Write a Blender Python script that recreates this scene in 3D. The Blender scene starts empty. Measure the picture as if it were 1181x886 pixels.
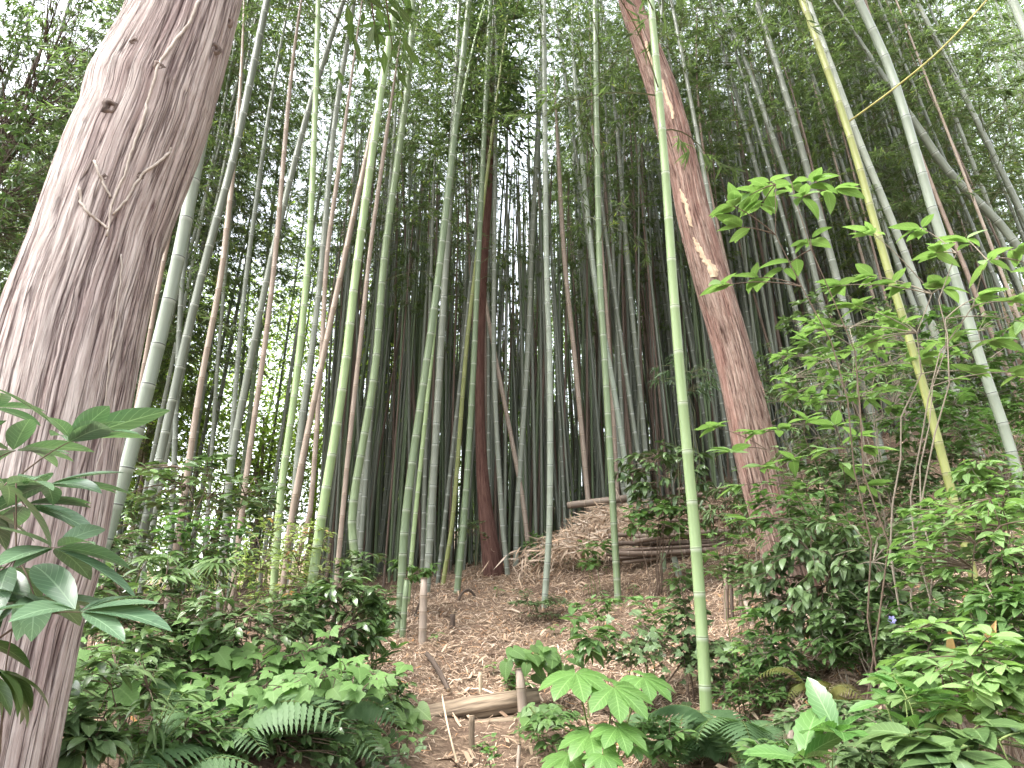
import bpy, math, random
import numpy as np
from mathutils import Vector, Matrix, Quaternion, noise as mnoise
from mathutils.bvhtree import BVHTree

R = random.Random(7)
SC = bpy.context.scene
COL = SC.collection
PI = math.pi
UP = Vector((0, 0, 1))

# ------------------------------------------------------------------ camera
PITCH = math.radians(17.0)
F, CX, CY = 820.0, 590.5, 443.0
CAM = Vector((0, 0, 1.5))
FW = Vector((0, math.cos(PITCH), math.sin(PITCH)))
UV = Vector((0, -math.sin(PITCH), math.cos(PITCH)))
RT = Vector((1, 0, 0))
cd = bpy.data.cameras.new('camera')
cd.sensor_width = 36.0
cd.lens = F / 1181.0 * 36.0
cd.clip_start = 0.05
cd.clip_end = 2000
cam = bpy.data.objects.new('camera', cd)
cam.location = CAM
cam.rotation_euler = (PI / 2 + PITCH, 0, 0)
COL.objects.link(cam)
SC.camera = cam


def ray(px, py):
    return FW + RT * ((px - CX) / F) + UV * ((CY - py) / F)


def at(px, py, Y):
    d = ray(px, py)
    return CAM + d * (Y / d.y)


def zc(p):
    return (p - CAM).dot(FW)


def proj(p):
    v = p - CAM
    z = v.dot(FW)
    if z < .05:
        return None
    return (CX + v.dot(RT) / z * F, CY - v.dot(UV) / z * F, z)


# ------------------------------------------------------------------ terrain
_cp = [(0, 0, 0), (0, 2, .15), (-1.5, 2.3, .2), (-4, 3, .5), (2, 2, .3), (1.2, 3, .45), (-4, 0, 0), (4, 0, .6), (0, -6, -.4), (6, -6, 1), (-6, -6, -1)]
for px, py, Y in ((550, 880, 5.0), (545, 815, 6.2), (470, 800, 6.3), (560, 740, 8.0), (470, 735, 8.2), (600, 660, 11.0), (520, 672, 10.4),
                  (450, 690, 10.8), (620, 800, 6.3), (640, 720, 8.5), (690, 610, 11.5), (720, 640, 10.0), (800, 640, 9.2),
                  (817, 868, 4.7), (920, 695, 6.8), (900, 800, 5.0), (1000, 770, 4.8), (1100, 700, 5.0), (1170, 600, 6.0),
                  (1181, 500, 9.0), (1000, 520, 11), (860, 590, 11), (330, 720, 8.0), (200, 740, 6.0), (100, 760, 5.0), (350, 860, 4.2), (200, 890, 3.6),
                  (1181, 470, 14), (780, 565, 14)):
    p = at(px, py, Y)
    _cp.append((p.x, p.y, p.z))
_cp += [(0, 15, 2.35), (-2, 13, 1.95), (2.2, 14, 2.9), (0, 24, 2.9), (-7, 12, 1.5), (-12, 18, 1.4), (-4, 18, 1.9), (12, 20, 8), (20, 30, 14), (0, 40, 5), (-25, 35, 1.5),
        (0, 120, 14), (120, 120, 45), (-120, 120, 0), (120, 0, 40), (-120, 0, -6), (0, -120, -8), (120, -120, 20), (-120, -120, -10), (250, 250, 60), (-250, 250, 5), (-250, -250, -15), (250, -250, 30)]
_A = np.array(_cp, float)
_X = _A[:, :2]


def _U(d2):
    return np.where(d2 > 1e-9, .5 * d2 * np.log(d2 + 1e-12), 0)


_n = len(_A)
_K = _U(((_X[:, None] - _X[None]) ** 2).sum(-1)) + np.eye(_n) * .02
_P = np.hstack([np.ones((_n, 1)), _X])
_M = np.zeros((_n + 3, _n + 3))
_M[:_n, :_n] = _K
_M[:_n, _n:] = _P
_M[_n:, :_n] = _P.T
_W = np.linalg.solve(_M, np.concatenate([_A[:, 2], np.zeros(3)]))


def ground_np(x, y):
    q = np.stack([np.ravel(x), np.ravel(y)], 1).astype(float)
    out = np.empty(len(q))
    for i in range(0, len(q), 20000):
        b = q[i:i + 20000]
        out[i:i + 20000] = _U(((b[:, None] - _X[None]) ** 2).sum(-1)) @ _W[:_n] + _W[_n] + b @ _W[_n + 1:]
    return out


def bump(x, y):
    return .035 * mnoise.noise(Vector((x * 1.3, y * 1.3, 0))) + .015 * mnoise.noise(Vector((x * 4.1, y * 4.1, 3)))


def gz(x, y):
    return float(ground_np(np.array([x]), np.array([y]))[0]) + bump(x, y)


def gp(x, y):
    return Vector((x, y, gz(x, y)))


def ground_hit(px, py, y0=2.0, y1=30.0):
    d = ray(px, py)
    y = y0
    while y < y1:
        p = CAM + d * (y / d.y)
        if p.z <= gz(p.x, p.y):
            return p
        y += .05
    return CAM + d * (y1 / d.y)


# ------------------------------------------------------------------ mesh builder
class MB:
    def __init__(s):
        s.v = []; s.f = []; s.mi = []; s.t = []; s.u = []; s.w = []; s.l = []

    def vert(s, p, t=.5, u=0., w=0., l=0.):
        s.v.append((p[0], p[1], p[2])); s.t.append(t); s.u.append(u); s.w.append(w); s.l.append(l)
        return len(s.v) - 1

    def face(s, ids, m=0):
        s.f.append(tuple(ids)); s.mi.append(m)

    def tube(s, pts, rads, n=6, t=.5, m=0, cap=True, capm=None, wob=None, l0=0.):
        """t: value or list per ring; wob(angle, length)-> radius factor"""
        k = len(pts)
        pts = [Vector(p) for p in pts]
        L = l0
        ref = None
        rings = []
        for i in range(k):
            d = (pts[min(i + 1, k - 1)] - pts[max(i - 1, 0)]).normalized()
            if ref is None:
                ref = d.orthogonal().normalized()
                if abs(d.z) > .5:
                    ref = (Vector((1, 0, 0)) - d * d.x).normalized()
            ref = (ref - d * ref.dot(d)).normalized()
            b = d.cross(ref)
            if i:
                L += (pts[i] - pts[i - 1]).length
            tt = t[i] if isinstance(t, (list, tuple)) else t
            ring = []
            for j in range(n):
                a = 2 * PI * j / n
                c, sn = math.cos(a), math.sin(a)
                r = rads[i] if isinstance(rads, (list, tuple)) else rads
                if wob:
                    r *= wob(a, L)
                ring.append(s.vert(pts[i] + (ref * c + b * sn) * r, tt, c, sn, L))
            rings.append(ring)
        for i in range(k - 1):
            a, b2 = rings[i], rings[i + 1]
            for j in range(n):
                s.face((a[j], a[(j + 1) % n], b2[(j + 1) % n], b2[j]), m)
        if cap:
            cm = m if capm is None else capm
            s.face(tuple(reversed(rings[0])), cm)
            s.face(tuple(rings[-1]), cm)
        return rings

    def quadleaf(s, b, d, nrm, L, W, t, m=0):
        sd = d.cross(nrm)
        if sd.length < 1e-4:
            sd = d.orthogonal()
        sd.normalize()
        k = b + d * (L * .38)
        i0 = s.vert(b, t, 0, 0); i1 = s.vert(k + sd * (W * .5), t, 1, .4); i2 = s.vert(b + d * L, t, 0, 1); i3 = s.vert(k - sd * (W * .5), t, -1, .4)
        s.face((i0, i1, i2, i3), m)

    def leaf(s, b, d, nrm, L, W, t, m=0, seg=5, droop=.4, fold=.2, shape='ell', serr=0.):
        d = d.normalized()
        sd = d.cross(nrm)
        if sd.length < 1e-4:
            sd = d.orthogonal()
        sd.normalize()
        nn = sd.cross(d).normalized()
        p = Vector(b)
        prev = None
        for i in range(seg + 1):
            q = i / seg
            if shape == 'ovate':
                w = math.sin(PI * q ** .68) ** .9
            elif shape == 'obov':
                w = math.sin(PI * q ** 1.35) ** .95
            elif shape == 'lance':
                w = math.sin(PI * q ** .6) * (1 - .15 * q)
            else:
                w = math.sin(PI * q ** .92) ** .8
            if i == 0 or i == seg:
                w = .0
            if serr and 0 < i < seg:
                w *= 1 + serr * (1 if i % 2 else -1)
            hw = max(w, 0) * W * .5
            c = s.vert(p, t, 0, q)
            if hw > 0:
                l = s.vert(p + sd * hw + nn * (fold * hw), t, 1, q)
                r = s.vert(p - sd * hw + nn * (fold * hw), t, -1, q)
            else:
                l = r = None
            if prev:
                pc, pl, pr = prev
                if pl is None:
                    s.face((pc, c, l), m); s.face((pc, r, c), m)
                elif l is None:
                    s.face((pl, pc, c), m); s.face((pc, pr, c), m)
                else:
                    s.face((pl, pc, c, l), m); s.face((pc, pr, r, c), m)
            prev = (c, l, r)
            a = droop / seg
            d, nn = (d * math.cos(a) - nn * math.sin(a)).normalized(), (nn * math.cos(a) + d * math.sin(a)).normalized()
            p = p + d * (L / seg)

    def outline(s, b, d, nrm, size, pts, t, m=0, cup=.25):
        """flat leaf from an outline of (x along, y across) points round its stalk end"""
        d = d.normalized()
        sd = d.cross(nrm)
        if sd.length < 1e-4:
            sd = d.orthogonal()
        sd.normalize()
        nn = sd.cross(d).normalized()
        c0 = s.vert(b, t, 0, 0)
        mid = s.vert(b + d * (size * .45) - nn * (cup * size * .06), t, 0, .45)
        ids = []
        for x, y in pts:
            q = b + d * (x * size) + sd * (y * size) - nn * (cup * size * (x * x * .6 + y * y * 1.0)) + nn * (.12 * size * abs(y))
            ids.append(s.vert(q, t, max(-1, min(1, y * 2)), max(0, min(1, x))))
        for i in range(len(ids) - 1):
            s.face((mid, ids[i + 1], ids[i]), m)
        s.face((mid, ids[0], c0), m)
        s.face((mid, c0, ids[-1]), m)

    def mesh(s, name, mats, smooth=True):
        me = bpy.data.meshes.new(name)
        me.from_pydata(s.v, [], s.f)
        for mt in mats:
            me.materials.append(mt)
        if len(mats) > 1:
            me.polygons.foreach_set('material_index', s.mi)
        if smooth:
            me.polygons.foreach_set('use_smooth', [True] * len(s.f))
        for nm, arr in (('tone', s.t), ('lu', s.u), ('lv', s.w), ('lw', s.l)):
            a = me.attributes.new(nm, 'FLOAT', 'POINT')
            a.data.foreach_set('value', arr)
        me.update()
        return me

    def build(s, name, mats, parent=None, smooth=True):
        if not isinstance(mats, (list, tuple)):
            mats = [mats]
        o = bpy.data.objects.new(name, s.mesh(name, mats, smooth))
        COL.objects.link(o)
        if parent is not None:
            put(o, parent)
        return o


def put(o, parent):
    """parent a world-space mesh to an Empty that already has its place"""
    o.parent = parent
    o.matrix_parent_inverse = Matrix.LocRotScale(parent.location, parent.rotation_euler, parent.scale).inverted()


def thing(name, label, cat, loc, group=None):
    o = bpy.data.objects.new(name, None)
    o.empty_display_size = .1
    o.location = loc
    COL.objects.link(o)
    o['label'] = label; o['category'] = cat
    if group:
        o['group'] = group
    return o


def tag(o, label=None, cat=None, group=None, kind=None):
    for k, v in (('label', label), ('category', cat), ('group', group), ('kind', kind)):
        if v:
            o[k] = v
    return o


def catmull(pts, n):
    P = [pts[0] * 2 - pts[1]] + list(pts) + [pts[-1] * 2 - pts[-2]]
    out = []
    for i in range(1, len(P) - 2):
        for k in range(n):
            t = k / n
            a, b, c, d = P[i - 1], P[i], P[i + 1], P[i + 2]
            out.append(.5 * ((2 * b) + (c - a) * t + (2 * a - 5 * b + 4 * c - d) * t * t + (3 * b - a - 3 * c + d) * t ** 3))
    out.append(P[-2].copy())
    return out


def bez(a, b, c, n):
    return [a * (1 - t) ** 2 + b * (2 * t * (1 - t)) + c * t * t for t in [i / n for i in range(n + 1)]]


class Path:
    def __init__(s, pts):
        s.p = pts; s.c = [0]
        for a, b in zip(pts, pts[1:]):
            s.c.append(s.c[-1] + (b - a).length)
        s.L = s.c[-1]

    def __call__(s, x):
        x = max(0, min(s.L, x))
        import bisect
        i = max(1, min(len(s.c) - 1, bisect.bisect_left(s.c, x)))
        f = (x - s.c[i - 1]) / max(1e-9, s.c[i] - s.c[i - 1])
        return s.p[i - 1].lerp(s.p[i], f)


# ------------------------------------------------------------------ materials
class NT:
    def __init__(s, name):
        s.m = bpy.data.materials.new(name)
        s.m.use_nodes = True
        s.t = s.m.node_tree
        s.t.nodes.clear()
        s.out = s.n('ShaderNodeOutputMaterial')

    def n(s, k, **kw):
        x = s.t.nodes.new(k)
        for a, b in kw.items():
            setattr(x, a, b)
        return x

    def l(s, a, b):
        s.t.links.new(a, b)

    def attr(s, name):
        return s.n('ShaderNodeAttribute', attribute_name=name).outputs['Fac']

    def math(s, op, a, b=None, c=None):
        x = s.n('ShaderNodeMath', operation=op)
        for i, v in enumerate((a, b, c)):
            if v is None:
                continue
            if isinstance(v, (int, float)):
                x.inputs[i].default_value = v
            else:
                s.l(v, x.inputs[i])
        return x.outputs[0]

    def vec(s, x, y, z):
        c = s.n('ShaderNodeCombineXYZ')
        for i, v in enumerate((x, y, z)):
            if isinstance(v, (int, float)):
                c.inputs[i].default_value = v
            else:
                s.l(v, c.inputs[i])
        return c.outputs[0]

    def noise(s, vec, scale, detail=4, rough=.55, dist=0.):
        x = s.n('ShaderNodeTexNoise')
        x.inputs['Scale'].default_value = scale
        x.inputs['Detail'].default_value = detail
        x.inputs['Roughness'].default_value = rough
        x.inputs['Distortion'].default_value = dist
        if vec is not None:
            s.l(vec, x.inputs['Vector'])
        return x.outputs['Fac']

    def ramp(s, fac, stops, interp='LINEAR'):
        x = s.n('ShaderNodeValToRGB')
        x.color_ramp.interpolation = interp
        e = x.color_ramp.elements
        while len(e) < len(stops):
            e.new(.5)
        for el, (p, c) in zip(e, stops):
            el.position = p
            el.color = (c[0], c[1], c[2], 1)
        s.l(fac, x.inputs[0])
        return x.outputs[0]

    def mix(s, fac, a, b, mode='MIX'):
        x = s.n('ShaderNodeMix', data_type='RGBA', blend_type=mode)
        for sock, v in ((x.inputs[0], fac), (x.inputs[6], a), (x.inputs[7], b)):
            if isinstance(v, (int, float)):
                sock.default_value = v
            elif isinstance(v, tuple):
                sock.default_value = (v[0], v[1], v[2], 1)
            else:
                s.l(v, sock)
        return x.outputs[2]

    def pbsdf(s, col, rough=.6, spec=.3, bumpv=None, bstr=.3, bdist=.01):
        p = s.n('ShaderNodeBsdfPrincipled')
        if isinstance(col, tuple):
            p.inputs['Base Color'].default_value = (*col[:3], 1)
        else:
            s.l(col, p.inputs['Base Color'])
        if isinstance(rough, (int, float)):
            p.inputs['Roughness'].default_value = rough
        else:
            s.l(rough, p.inputs['Roughness'])
        p.inputs['Specular IOR Level'].default_value = spec
        if bumpv is not None:
            b = s.n('ShaderNodeBump')
            b.inputs['Strength'].default_value = bstr
            b.inputs['Distance'].default_value = bdist
            s.l(bumpv, b.inputs['Height'])
            s.l(b.outputs[0], p.inputs['Normal'])
        return p.outputs[0]

    def done(s, sh):
        s.l(sh, s.out.inputs['Surface'])
        return s.m

    def objrand(s):
        return s.n('ShaderNodeObjectInfo').outputs['Random']


def leaf_mat(name, dark, light, trans=.35, rough=.4, spec=.35, vein=.0, tcol=None, odd=None):
    k = NT(name)
    tone = k.attr('tone')
    rnd = k.objrand()
    f = k.math('ADD', tone, k.math('MULTIPLY_ADD', rnd, .3, -.15))
    stops = [(0, dark), (.55, tuple((a + b) / 2 for a, b in zip(dark, light))), (.95, light)]
    if odd:
        stops = [(0, dark), (.5, tuple((a + b) / 2 for a, b in zip(dark, light))), (.9, light), (1.0, odd)]
    col = k.ramp(f, stops)
    if vein:
        u = k.math('ABSOLUTE', k.attr('lu')); v = k.attr('lv')
        mid = k.math('LESS_THAN', u, .05)
        sv = k.math('PINGPONG', k.math('MULTIPLY', k.math('SUBTRACT', v, k.math('MULTIPLY', u, .22)), 9.0), .5)
        sv = k.math('MULTIPLY', k.math('LESS_THAN', sv, .06), .55)
        vm = k.math('MULTIPLY', k.math('MAXIMUM', mid, sv), vein)
        lc = tuple(min(1, c * 1.5 + .05) for c in light)
        col = k.mix(vm, col, lc)
    tc = k.n('ShaderNodeTexCoord').outputs['Object']
    sp = k.noise(tc, 30, 2)
    col = k.mix(k.math('MULTIPLY', k.math('GREATER_THAN', sp, .68), .3), col, tuple(c * .55 for c in dark))
    p = k.pbsdf(col, rough, spec)
    tr = k.n('ShaderNodeBsdfTranslucent')
    tcx = k.mix(1.0, col, tcol or (1.15, 1.3, .75), 'MULTIPLY')
    k.l(tcx, tr.inputs[0])
    mx = k.n('ShaderNodeMixShader')
    mx.inputs[0].default_value = trans
    k.l(p, mx.inputs[1]); k.l(tr.outputs[0], mx.inputs[2])
    return k.done(mx.outputs[0])


def culm_mat(name, a, b, white=(.42, .45, .40), dark=(.05, .055, .04), blot=(.12, .13, .10), blotf=.35, rough=.38):
    k = NT(name)
    v = k.vec(k.attr('lu'), k.attr('lv'), k.math('MULTIPLY', k.attr('lw'), 1.3))
    nz = k.noise(v, 1.6, 5)
    n2 = k.noise(k.vec(k.attr('lu'), k.attr('lv'), k.math('MULTIPLY', k.attr('lw'), .25)), 7, 4)
    rnd = k.objrand()
    col = k.ramp(k.math('ADD', nz, k.math('MULTIPLY_ADD', rnd, .5, -.25)), [(.25, a), (.75, b)])
    col = k.mix(k.math('MULTIPLY', k.ramp(n2, [(.5, (0, 0, 0)), (.72, (1, 1, 1))]), blotf), col, blot)
    t = k.attr('tone')
    col = k.mix(k.ramp(t, [(.1, (0, 0, 0)), (.48, (.75, .75, .75)), (.6, (.9, .9, .9)), (.62, (0, 0, 0))]), col, white)
    col = k.mix(k.ramp(t, [(.66, (0, 0, 0)), (.8, (.85, .85, .85))]), col, dark)
    return k.done(k.pbsdf(col, rough, .35, n2, .15, .004))


def bark_mat(name, dark, mid, light, ka=3., kl=.35, bs=.6, patch=None):
    k = NT(name)
    v = k.vec(k.math('MULTIPLY', k.attr('lu'), ka), k.math('MULTIPLY', k.attr('lv'), ka), k.math('MULTIPLY', k.attr('lw'), kl * ka))
    n1 = k.noise(v, 2.2, 8, .62, .3)
    v2 = k.vec(k.math('MULTIPLY', k.attr('lu'), ka * 3), k.math('MULTIPLY', k.attr('lv'), ka * 3), k.math('MULTIPLY', k.attr('lw'), kl * ka * 2.6))
    n2 = k.noise(v2, 3.0, 8, .7, .5)
    h = k.math('ADD', k.math('MULTIPLY', n1, .55), k.math('MULTIPLY', n2, .45))
    col = k.ramp(h, [(.36, dark), (.45, mid), (.58, light), (.7, tuple(min(1, c * 1.15) for c in light))])
    big = k.noise(k.vec(k.attr('lu'), k.attr('lv'), k.math('MULTIPLY', k.attr('lw'), .8)), 1.7, 3)
    col = k.mix(k.ramp(big, [(.45, (0, 0, 0)), (.65, (.55, .55, .55))]), col, patch or mid)
    wob = k.noise(k.vec(k.attr('lu'), k.attr('lv'), k.attr('lw')), 3.5, 3)
    for fr, fl, wd, st in ((6.0, .7, .024, .8), (12., 1.5, .024, .38), (28., 3., .03, .16)):
        sh_ = k.math('MULTIPLY', wob, fr * .07)
        vv_ = k.vec(k.math('MULTIPLY_ADD', k.attr('lu'), fr, sh_), k.math('MULTIPLY_ADD', k.attr('lv'), fr, sh_), k.math('MULTIPLY', k.attr('lw'), fl))
        nn_ = k.noise(vv_, 1.0, 2.5, .5)
        ln_ = k.math('ABSOLUTE', k.math('SUBTRACT', nn_, .5))
        brk = k.math('MULTIPLY', k.math('SUBTRACT', 1.0, k.math('MINIMUM', k.math('DIVIDE', ln_, wd), 1.0)), st)
        col = k.mix(brk, col, tuple(c * .75 for c in dark))
        h = k.math('SUBTRACT', h, k.math('MULTIPLY', brk, .9))
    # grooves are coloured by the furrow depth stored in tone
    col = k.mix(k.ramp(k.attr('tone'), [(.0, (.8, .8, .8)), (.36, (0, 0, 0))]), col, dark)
    return k.done(k.pbsdf(col, .9, .12, h, bs, .012))


def plain_mat(name, a, b, scale=12, rough=.8, spec=.2, stretch=None):
    k = NT(name)
    v = k.n('ShaderNodeTexCoord').outputs['Object']
    if stretch:
        v = k.vec(k.attr('lu'), k.attr('lv'), k.math('MULTIPLY', k.attr('lw'), stretch))
    n = k.noise(v, scale, 5)
    col = k.ramp(n, [(.3, a), (.7, b)])
    return k.done(k.pbsdf(col, rough, spec, n, .3, .004))


M = {}
M['bl'] = leaf_mat('bamboo_leaf', (.066, .092, .045), (.130, .178, .080), .55, .42, .35, 0, None, (.22, .24, .07))
M['bl_blue'] = leaf_mat('bamboo_leaf_grey', (.05, .08, .055), (.11, .16, .10), .35, .45, .3)
M['far'] = leaf_mat('far_leaf', (.07, .11, .035), (.14, .20, .065), .5, .5, .2)
M['sun'] = leaf_mat('sunlit_yellow_leaf', (.20, .29, .06), (.36, .44, .13), .58, .5, .2)  # young yellow-green leaf, lightened so the colour carries the sunlight on it
M['dark'] = leaf_mat('dark_glossy_leaf', (.045, .084, .028), (.108, .172, .058), .15, .28, .5, .5)
M['blue'] = leaf_mat('blue_green_leaf', (.062, .106, .042), (.130, .195, .076), .2, .33, .45, .4)
M['bay'] = leaf_mat('bay_leaf', (.065, .125, .070), (.130, .205, .115), .22, .27, .5, .6)
M['mid'] = leaf_mat('mid_green_leaf', (.060, .120, .036), (.125, .215, .068), .35, .4, .35, .4)
M['light'] = leaf_mat('light_green_leaf', (.140, .235, .080), (.230, .345, .130), .4, .42, .3, .4)
M['lobed'] = leaf_mat('lobed_leaf', (.085, .165, .045), (.150, .255, .082), .35, .55, .2, .25)
M['yel'] = leaf_mat('yellow_green_leaf', (.16, .22, .07), (.27, .32, .13), .4, .45, .25, 0, None, (.38, .20, .10))
M['fern'] = leaf_mat('fern_leaf', (.060, .115, .048), (.120, .20, .09), .35, .5, .2)
M['fernb'] = leaf_mat('olive_fern_leaf', (.08, .09, .025), (.17, .16, .05), .3, .6, .15)
M['fatsia'] = leaf_mat('fatsia_leaf', (.080, .180, .042), (.140, .262, .068), .35, .3, .45, .8)
M['aucuba'] = leaf_mat('aucuba_leaf', (.070, .165, .042), (.135, .245, .075), .3, .25, .5, .5)
M['seed'] = leaf_mat('seedling_leaf', (.06, .13, .04), (.15, .26, .08), .35, .4, .3, .3)

M['c_dark'] = culm_mat('culm_dark', (.090, .100, .076), (.148, .162, .122))
M['c_grey'] = culm_mat('culm_grey', (.135, .150, .116), (.205, .222, .172))
M['c_green'] = culm_mat('culm_green', (.105, .145, .075), (.160, .212, .105), (.40, .44, .36), (.06, .07, .04), (.13, .14, .10), .3)
M['c_bright'] = culm_mat('culm_bright', (.155, .215, .092), (.212, .282, .128), (.46, .49, .40), (.12, .14, .08), (.22, .27, .12), .15)
M['c_pale'] = culm_mat('culm_pale', (.168, .195, .150), (.230, .258, .198), (.36, .39, .34), (.05, .05, .05), (.2, .22, .17), .2)
M['c_tan'] = culm_mat('culm_tan', (.195, .150, .115), (.275, .222, .175), (.36, .29, .22), (.12, .08, .05), (.16, .115, .09), .4, .55)
M['c_brown'] = culm_mat('culm_brown', (.120, .085, .065), (.190, .140, .105), (.24, .19, .15), (.05, .035, .025), (.09, .065, .05), .4, .6)
M['c_yellow'] = culm_mat('culm_yellow', (.150, .180, .055), (.230, .240, .075), (.34, .34, .2), (.07, .06, .03), (.16, .12, .05), .35)
M['twig'] = plain_mat('bamboo_twig', (.07, .075, .04), (.13, .14, .07), 8)
M['twig_y'] = plain_mat('yellow_twig', (.28, .26, .09), (.38, .35, .13), 8)
M['stem'] = plain_mat('plant_stem', (.085, .060, .045), (.150, .110, .080), 20)
M['stem_g'] = plain_mat('green_stem', (.09, .13, .04), (.16, .2, .07), 20)
M['stem_grey'] = plain_mat('grey_stem', (.17, .14, .11), (.27, .23, .18), 14)
M['vine'] = plain_mat('vine_stem', (.34, .29, .25), (.48, .43, .38), 30)
M['straw'] = plain_mat('straw_stem', (.42, .34, .23), (.55, .46, .34), 12)
M['wood'] = plain_mat('rotten_wood', (.055, .040, .030), (.29, .225, .16), 4.5, .9, .1, .9)
M['woodd'] = plain_mat('dark_stick_wood', (.055, .042, .035), (.13, .10, .08), 5, .9, .1, .8)
M['endgrain'] = plain_mat('cut_end', (.16, .12, .08), (.30, .23, .16), 20)
M['bare'] = plain_mat('bare_wood', (.36, .25, .17), (.54, .42, .30), 5, .7, .2, .6)
M['orange'] = plain_mat('dry_orange_leaf', (.45, .25, .09), (.62, .42, .2), 14)
M['violet'] = plain_mat('violet_petal', (.30, .28, .62), (.42, .40, .75), 30)
M['knot'] = plain_mat('knot_wood', (.06, .045, .04), (.26, .20, .17), 22)
M['bark1'] = bark_mat('cedar_bark_grey', (.070, .040, .040), (.345, .285, .262), (.520, .462, .432), 3.0, .3, .8, (.34, .255, .245))
M['bark2'] = bark_mat('cedar_bark_red', (.055, .026, .022), (.235, .155, .125), (.350, .265, .220), 3.2, .7, .9, (.26, .13, .105))
M['bark3'] = bark_mat('cedar_bark_dark', (.045, .018, .014), (.100, .052, .042), (.155, .088, .070), 3.0, .6, .6)

k = NT('litter')
k_tone = k.attr('tone')
litter_col = k.ramp(k_tone, [(.0, (.085, .050, .034)), (.25, (.185, .118, .078)), (.5, (.29, .205, .14)), (.75, (.41, .31, .22)), (.93, (.55, .45, .36)), (1, (.45, .23, .10))])
M['litter'] = k.done(k.pbsdf(litter_col, .8, .15))

k = NT('forest_ground')
g = k.n('ShaderNodeNewGeometry').outputs['Position']
n1 = k.noise(g, 2.2, 6, .6)
n2 = k.noise(g, 26, 5, .7, .6)
col = k.ramp(n2, [(.3, (.060, .040, .028)), (.5, (.165, .115, .080)), (.62, (.26, .19, .135)), (.75, (.35, .27, .20))])
col = k.mix(k.ramp(n1, [(.4, (0, 0, 0)), (.6, (.6, .6, .6))]), col, (.085, .056, .042))
M['ground'] = k.done(k.pbsdf(col, .95, .1, n2, .8, .03))

# ------------------------------------------------------------------ ground sheet
def axis(lo, hi, fine_lo, fine_hi, step):
    a = list(np.arange(fine_lo, fine_hi + 1e-6, step))
    s = step
    while a[-1] < hi:
        s *= 1.16; a.append(a[-1] + s)
    s = step
    while a[0] > lo:
        s *= 1.16; a.insert(0, a[0] - s)
    return np.array(a)


gx = axis(-280, 280, -7, 8, .11)
gy = axis(-280, 280, 1.5, 15, .11)
XX, YY = np.meshgrid(gx, gy)
ZZ = ground_np(XX, YY).reshape(XX.shape)
for i in range(XX.shape[0]):
    for j in range(XX.shape[1]):
        ZZ[i, j] += bump(XX[i, j], YY[i, j])
me = bpy.data.meshes.new('ground')
nx, ny = len(gx), len(gy)
vv = np.stack([XX.ravel(), YY.ravel(), ZZ.ravel()], 1)
ff = [(i * nx + j, i * nx + j + 1, (i + 1) * nx + j + 1, (i + 1) * nx + j) for i in range(ny - 1) for j in range(nx - 1)]
me.from_pydata([tuple(map(float, p)) for p in vv], [], ff)
me.polygons.foreach_set('use_smooth', [True] * len(ff))
me.materials.append(M['ground'])
go = bpy.data.objects.new('ground', me)
COL.objects.link(go)
tag(go, 'brown forest floor slope rising between the bamboo', 'ground', None, 'structure')


def gnorm(x, y):
    e = .08
    return Vector((gz(x - e, y) - gz(x + e, y), gz(x, y - e) - gz(x, y + e), 2 * e)).normalized()


# litter: strips of dry bamboo leaf and sheath lying on the slope
def litter(n, region, seed, lmin=.05, lmax=.15, wmin=.007, wmax=.018, lift=.02, tone=(.1, .95)):
    rr = random.Random(seed)
    mb = MB()
    pts = []
    while len(pts) < n:
        x, y = region(rr)
        pts.append((x, y))
    A = np.array(pts)
    z = ground_np(A[:, 0], A[:, 1])
    e = .1
    zx = (ground_np(A[:, 0] + e, A[:, 1]) - z) / e
    zy = (ground_np(A[:, 0], A[:, 1] + e) - z) / e
    for (x, y), z0, sx, sy in zip(pts, z, zx, zy):
        a = rr.uniform(0, 2 * PI)
        d = Vector((math.cos(a), math.sin(a), 0))
        d.z = d.x * sx + d.y * sy + rr.gauss(0, .22)
        nr = Vector((-sx + rr.gauss(0, .3), -sy + rr.gauss(0, .3), 1)).normalized()
        L = rr.uniform(lmin, lmax); W = rr.uniform(wmin, wmax)
        b = Vector((x, y, z0 + bump(x, y) + rr.uniform(.003, lift)))
        t = rr.uniform(*tone)
        if rr.random() < .012:
            t = 1.0
        d.normalize()
        sd = d.cross(nr).normalized() * (W / 2)
        up = sd.cross(d).normalized() * rr.uniform(-.1, .25) * L
        i0 = mb.vert(b - sd, t); i1 = mb.vert(b + sd, t)
        m0 = mb.vert(b + d * L * .5 - sd + up, t); m1 = mb.vert(b + d * L * .5 + sd + up, t)
        e0 = mb.vert(b + d * L - sd * .4, t); e1 = mb.vert(b + d * L + sd * .4, t)
        mb.face((i0, i1, m1, m0)); mb.face((m0, m1, e1, e0))
    return mb


def slope_region(rr):
    while True:
        y = 4.6 + 8.6 * rr.random() ** 1.3
        x = rr.uniform(-1.9, 4.6)
        if y < 6.3 and -.75 < x < .35 and rr.random() < .8:
            continue
        return x, y


lo = litter(62000, slope_region, 11, .03, .12, .003, .0085, .02, (.2, 1.0)).build('leaf_litter', M['litter'], None, False)
tag(lo, 'dry tan bamboo leaf litter covering the slope beside the path', 'leaf litter', None, 'stuff')
lo2 = litter(9000, lambda rr: (rr.uniform(-7, 8), 3 + 16 * rr.random()), 12, .06, .18, .01, .03, .03, (.0, .8)).build('leaf_litter', M['litter'], None, False)
tag(lo2, 'darker dead leaves scattered under the bamboo and shrubs', 'leaf litter', None, 'stuff')
sh = litter(150, slope_region, 13, .12, .26, .014, .03, .04, (.5, .9)).build('leaf_litter', M['litter'], None, False)
tag(sh, 'pale fallen bamboo sheaths strewn over the slope', 'leaf litter', None, 'stuff')

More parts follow.
